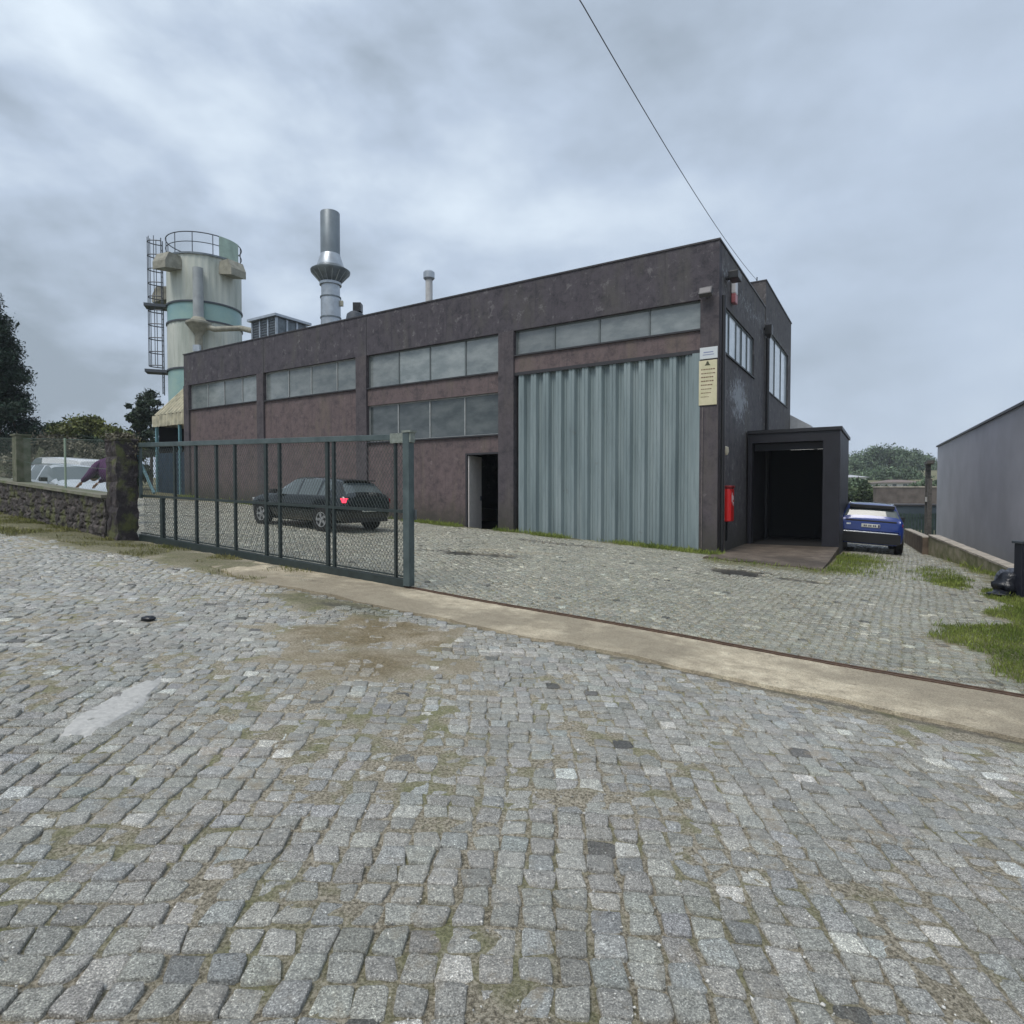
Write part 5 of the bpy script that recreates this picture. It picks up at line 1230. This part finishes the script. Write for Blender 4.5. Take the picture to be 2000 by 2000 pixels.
lwf = lambda x, y: .9*sstep(((x-12.2)*.88-(y-15.1)*.47+.7+(fb(x, y, 1.3, 21)-.5))/.5)*(((x-12.2)*.88-(y-15.1)*.47) < .15)
grass('low_wall_weeds', 'grass strip at the foot of the low mossy wall', 'weeds', masked(11, 17.5, 12.5, 26, lwf, .3), 14000, .09, MG, 6)
def wlf(rg, n):
    s_ = -.6+rg.random(n*2)*11.5; d_ = -.24-rg.random(n*2)**1.7*1.3; x = WA[0]+WD[0]*s_+WN[0]*d_; y = WA[1]+WD[1]*s_+WN[1]*d_; k = fb(x, y, 1.2, 80) > .42+rg.random(len(x))*.2; return x[k], y[k]
grass('verge_weeds', 'yellowish moss and weeds along the foot of the stone wall', 'weeds', wlf, 16000, .045, MGD, 7)
def glf(rg, n):
    u_ = -8.2+rg.random(n*2)*6.4; w_ = .12+rg.random(n*2)**1.4*1.2; x = GA[0]+GD[0]*u_+GM[0]*w_; y = GA[1]+GD[1]*u_+GM[1]*w_; k = (fb(x, y, 1.4, 81) > .50+rg.random(len(x))*.18+.12*(u_ > -4.5)); return x[k], y[k]
grass('gate_weeds', 'yellow green weeds in front of the sliding gate bottom beam', 'weeds', glf, 9000, .035, MGD, 8)
# moss and small blades in joints of the near paving
def jf(rg, n):
    y = 1.2+rg.random(n*4)**1.3*7; x = (rg.random(n*4)*2-1)*(.9*y+1); k = (fb(x, y, 1.7, 82) > .60) & (uw(x, y)[1] > 1.35); return x[k], y[k]

def tree(name, label, base, trunk_h, r0, clumps, n, leaf, m, seed, cat='tree', group=None, limbs=6, aspect=.55):
    t = thing(name, label, cat, base, 0, group); rg = random.Random(seed); q = MB()
    top = Vector((rg.uniform(-.2, .2), rg.uniform(-.2, .2), trunk_h)); q.tube([(0, 0, -.3), tuple(top*.5+Vector((.05, .03, 0))), tuple(top)], [r0, r0*.75, r0*.35], 8)
    for k in range(min(limbs, len(clumps))):
        c_ = clumps[(k*3) % len(clumps)]; s_ = top*rg.uniform(.45, .9); q.tube([tuple(s_), tuple((s_+Vector(c_[:3]))/2+Vector((0, 0, .1))), tuple(c_[:3])], [r0*.35, r0*.2, r0*.08], 6)
    q.build('trunk', M_BARK, t, smooth=True); leaf_mesh('crown', clumps, n, leaf, m, t, seed=seed, aspect=aspect); return t
# conifer at the left edge
rg_ = random.Random(2); H_ = 9.6; cl = []
for k in range(46):
    z_ = .8+(k/45)**.9*(H_-.9); r__ = 2.55*(1-(z_/H_)**1.5)+.16; a = k*2.4
    for j in range(3 if r__ > .8 else 1):
        aa = a+j*2.1; rr_ = r__*rg_.uniform(.45, .85); cl.append((rr_*math.cos(aa), rr_*math.sin(aa), z_, .62*rg_.uniform(.7, 1.2)*min(1, r__/1.2+.3), .62*min(1, r__/1.2+.3), .45))
p_ = at(-18, 900, 30); tree('conifer', 'tall dark green conifer at the left edge behind the fence', (p_.x, p_.y, g1(p_.x, p_.y)), 8.8, .22, cl+[(0, 0, z_*.95+.8, 1.5*(1-z_/10), 1.5*(1-z_/10), .8) for z_ in range(9)], 90000, .075, ML_CON, 3, aspect=.35)
def blobtree(name, label, px, py_top, Y, rx, hgt, m, seed, n=9000, leaf=.10, cat='tree', group=None):
    top = at(px, py_top, Y); gz_ = g1(top.x, top.y); rg = random.Random(seed); cl = []; H = top.z-gz_
    for k in range(34):
        a = rg.uniform(0, 6.28); zz = H-hgt+rg.random()**.8*hgt*.93; f = math.sqrt(max(.05, 1-((zz-(H-hgt*.55))/(hgt*.6))**2)); r__ = rx*f*rg.uniform(.15, .72); s_ = rx*rg.uniform(.16, .38)
        cl.append((r__*math.cos(a), r__*math.sin(a), min(zz, H-s_*.7), s_, s_, s_*.75))
    return tree(name, label, (top.x, top.y, gz_), H*.7, .12+.02*rx, cl, n, leaf, m, seed, cat, group)
GL_ = 'trees beyond the fence on the left'
blobtree('tree', 'small olive green tree just right of the conifer', 108, 826, 44, 1.5, 3.0, ML_GRN, 11, group=GL_)
blobtree('tree', 'yellow-green autumn tree with rounded crown, widest between conifer and pillar', 168, 811, 43, 2.3, 3.4, ML_BUSH, 12, 14000, group=GL_)
blobtree('tree', 'low yellowish tree directly behind the gate pillar', 222, 832, 40, 2.0, 2.8, ML_BUSH, 13, 10000, group=GL_)
blobtree('tree', 'slender dark green tree left of the cream roofed shed', 268, 770, 42, 1.25, 5.0, ML_DGRN, 14, 9000, group=GL_)
blobtree('tree', 'dark tree half hidden behind the cream shed roof', 292, 762, 52, 1.6, 5.5, ML_DGRN, 15, 7000, group=GL_)
blobtree('tree', 'dark green low tree between van and gate pillar', 190, 852, 34, 1.9, 2.4, ML_DGRN, 16, 9000, group=GL_)
blobtree('tree', 'green low tree behind the gate pillar seen through the gap', 256, 868, 34, 1.2, 2.2, ML_GRN, 17, 6000, group=GL_)
blobtree('shrub', 'tangled dry brown shrub right of the fence post', 95, 850, 31, 2.2, 1.9, ML_DRY, 21, 9000, .07, 'shrub', 'dry shrubs behind the van')
blobtree('shrub', 'grey brown dry shrub at the foot of the conifer', 20, 850, 31, 2.0, 2.0, ML_DRY, 22, 8000, .07, 'shrub', 'dry shrubs behind the van')
blobtree('shrub', 'dry brown shrub behind the roof of the white van', 150, 866, 30, 1.8, 1.7, ML_DRY, 23, 7000, .07, 'shrub', 'dry shrubs behind the van')
# overgrown bank behind
def bank():
    mb = MB(); nx = 60; rows = [(0, 0), (1.2, 1.0), (2.6, 1.7), (4.5, 2.0), (8, 1.4), (11, 0)]
    for (d_, h_) in rows:
        for i in range(nx+1):
            px = -300+i*8.8; b = at(px, 940, 27+d_+.4*math.sin(i*.7)); mb.v.append((b.x, b.y, g1(b.x, b.y)-.1+h_*(1+.18*math.sin(i*.9)+.1*math.sin(i*2.3+d_))))
    n = nx+1
    for j in range(len(rows)-1):
        for i in range(nx): mb.f.append((j*n+i, j*n+i+1, (j+1)*n+i+1, (j+1)*n+i))
    o = mb.build('bank', mat('bank_earth', (.10, .105, .06), .95, col2=(.055, .06, .035), nscale=2, bump=.8, bscale=6), smooth=True); o['kind'] = 'structure'
    cl = []; rg = random.Random(6)
    for i in range(90):
        px = rg.uniform(-260, 225); d_ = rg.uniform(0, 5); b = at(px, 940, 27+d_); h_ = np.interp(d_, [r__[0] for r__ in rows], [r__[1] for r__ in rows]); cl.append((b.x, b.y, g1(b.x, b.y)+h_, .9, .9, .35))
    o = leaf_mesh('brambles', cl, 26000, .06, ML_DRY, seed=9); tag(o, 'brown bramble tangle covering the bank behind the parked van', 'brambles', kind='stuff')
bank()
# far right background
GR = 'distant trees on the hill to the right'
for i, (px, pt, Y, rx, hg, lb) in enumerate(((1662, 898, 170, 9, 11, 'leftmost pale green distant tree beside the porch edge'), (1700, 880, 190, 10, 13, 'second distant tree from the porch, uneven grey-green crown'), (1738, 870, 185, 11, 14, 'tallest distant grey-green tree in the middle of the clump'),
        (1768, 878, 200, 9, 12, 'distant tree just right of the tallest one'), (1797, 892, 205, 9, 11, 'distant tree with a drooping top near the grey building'), (1818, 912, 180, 7, 8, 'lowest distant tree right beside the grey building'), (1680, 918, 150, 7, 7, 'small distant tree below the leftmost ones'), (1750, 915, 140, 9, 7, 'broad low distant tree above the white houses'))):
    blobtree('distant_tree', lb, px, pt, Y, rx, hg, ML_EUC, 40+i, 15000, .30, 'tree', GR)
for i in range(5):
    blobtree('roadside_bush', ['pale green bush behind the blue car roof', 'green bush right beside the porch edge', 'small green bush in front of the white houses', 'olive bush left of the brown wall', 'green bush under the distant trees on the right'][i], (1690, 1664, 1710, 1725, 1805)[i], (948, 935, 950, 955, 940)[i], (62, 70, 78, 66, 75)[i], 2.6, 2.6, (ML_GRN, ML_EUC, ML_GRN, ML_BUSH, ML_EUC)[i], 60+i, 4000, .2, 'bush', 'bushes on the slope beyond the lane')
def house(px0, px1, pyt, pyb, Y, label, roofc):
    a = at(px0, pyt, Y); b = at(px1, pyt, Y); g_ = at(px0, pyb, Y).z; t = thing('distant_house', label, 'house', ((a.x+b.x)/2, Y, g_), R(-12), 'small houses on the far slope'); w2 = (b.x-a.x)/2; h = a.z-g_
    q = MB(); q.box(-w2, w2, 0, 8, -6, h*.7); q.build('wall', mat('house_white', (.62, .62, .60), .7), t)
    q = MB(); e_ = .5; q.v = [(-w2-e_, -e_, h*.7), (w2+e_, -e_, h*.7), (w2+e_, 8+e_, h*.7), (-w2-e_, 8+e_, h*.7), (-w2+2, 4, h*1.15), (w2-2, 4, h*1.15)]; q.f = [(0, 1, 5, 4), (1, 2, 5), (2, 3, 4, 5), (3, 0, 4), (3, 2, 1, 0)]; q.build('roof', roofc, t)
    q = MB()
    for k in range(3): x_ = -w2*.6+k*w2*.55; q.box(x_, x_+w2*.2, -.05, -.01, h*.2, h*.5)
    q.build('window', M_GLASS_LOW, t)
M_TILE = mat('roof_tile', (.22, .17, .15), .8, noise=.3)
house(1655, 1690, 928, 942, 120, 'small white house with pale roof beside the porch edge', mat('pale_roof', (.45, .46, .48), .7)); house(1732, 1800, 938, 953, 105, 'long low white house with a brownish tiled roof under the trees', M_TILE)
t = at(1765, 952, 52); rw_ = thing('retaining_wall', 'brownish grey retaining wall behind the dark shed beyond the blue car', 'wall', (t.x, t.y, -1.2)); q = MB(); q.box(-2.3, 4.5, 0, .5, -1.5, t.z+1.2); q.build('masonry', mat('brown_masonry', (.17, .145, .13), .9, noise=.4, nscale=1.5, bump=.4, bscale=5), rw_)
q = MB(); q.box(-2.35, 4.55, -.05, .55, t.z+1.2, t.z+1.3); q.build('coping', M_LOWCAP, rw_)
t = at(1768, 985, 44); ds = thing('dark_shed', 'dark blue-grey shed with flat roof at the end of the lane', 'shed', (t.x, t.y, -1.2), R(-8)); q = MB(); q.box(-2.9, 2.9, 0, 4, -1, t.z+1.1); q.build('wall', mat('blue_grey_sheet', (.045, .065, .085), .6, noise=.3, nscale=1), ds); q = MB(); q.box(-3.0, 3.0, -.1, 4.1, t.z+1.1, t.z+1.2); q.build('roof', M_CAP, ds)
t = at(1790, 1003, 34); gf = thing('picket_fence', 'dark green paling fence at the end of the lane beside the low wall', 'fence', (t.x, t.y, 0), R(-5))
q = MB(); gg_ = g1(t.x, t.y)
for k in range(16): q.box(-1.4+k*.17, -1.4+k*.17+.11, -.02, .02, gg_-.1, t.z+random.uniform(-.03, .03))
q.build('palings', mat('green_palings', (.05, .085, .075), .7, noise=.4, nscale=6), gf); q = MB(); q.box(-1.4, 1.3, .02, .05, t.z-.3, t.z-.2); q.build('rail', M_GATE, gf)

# ------------------------------------------------------------------ thin damp air
hm = bpy.data.materials.new('damp_air'); hm.use_nodes = True; t_ = hm.node_tree; t_.nodes.remove(t_.nodes['Principled BSDF'])
pv = t_.nodes.new('ShaderNodeVolumePrincipled'); pv.inputs['Density'].default_value = .0006; pv.inputs['Color'].default_value = (.80, .86, .93, 1); t_.links.new(pv.outputs[0], t_.nodes['Material Output'].inputs['Volume'])
q = MB(); q.box(-470, 470, -470, 470, -6, 24); o = q.build('haze', hm); o['kind'] = 'stuff'
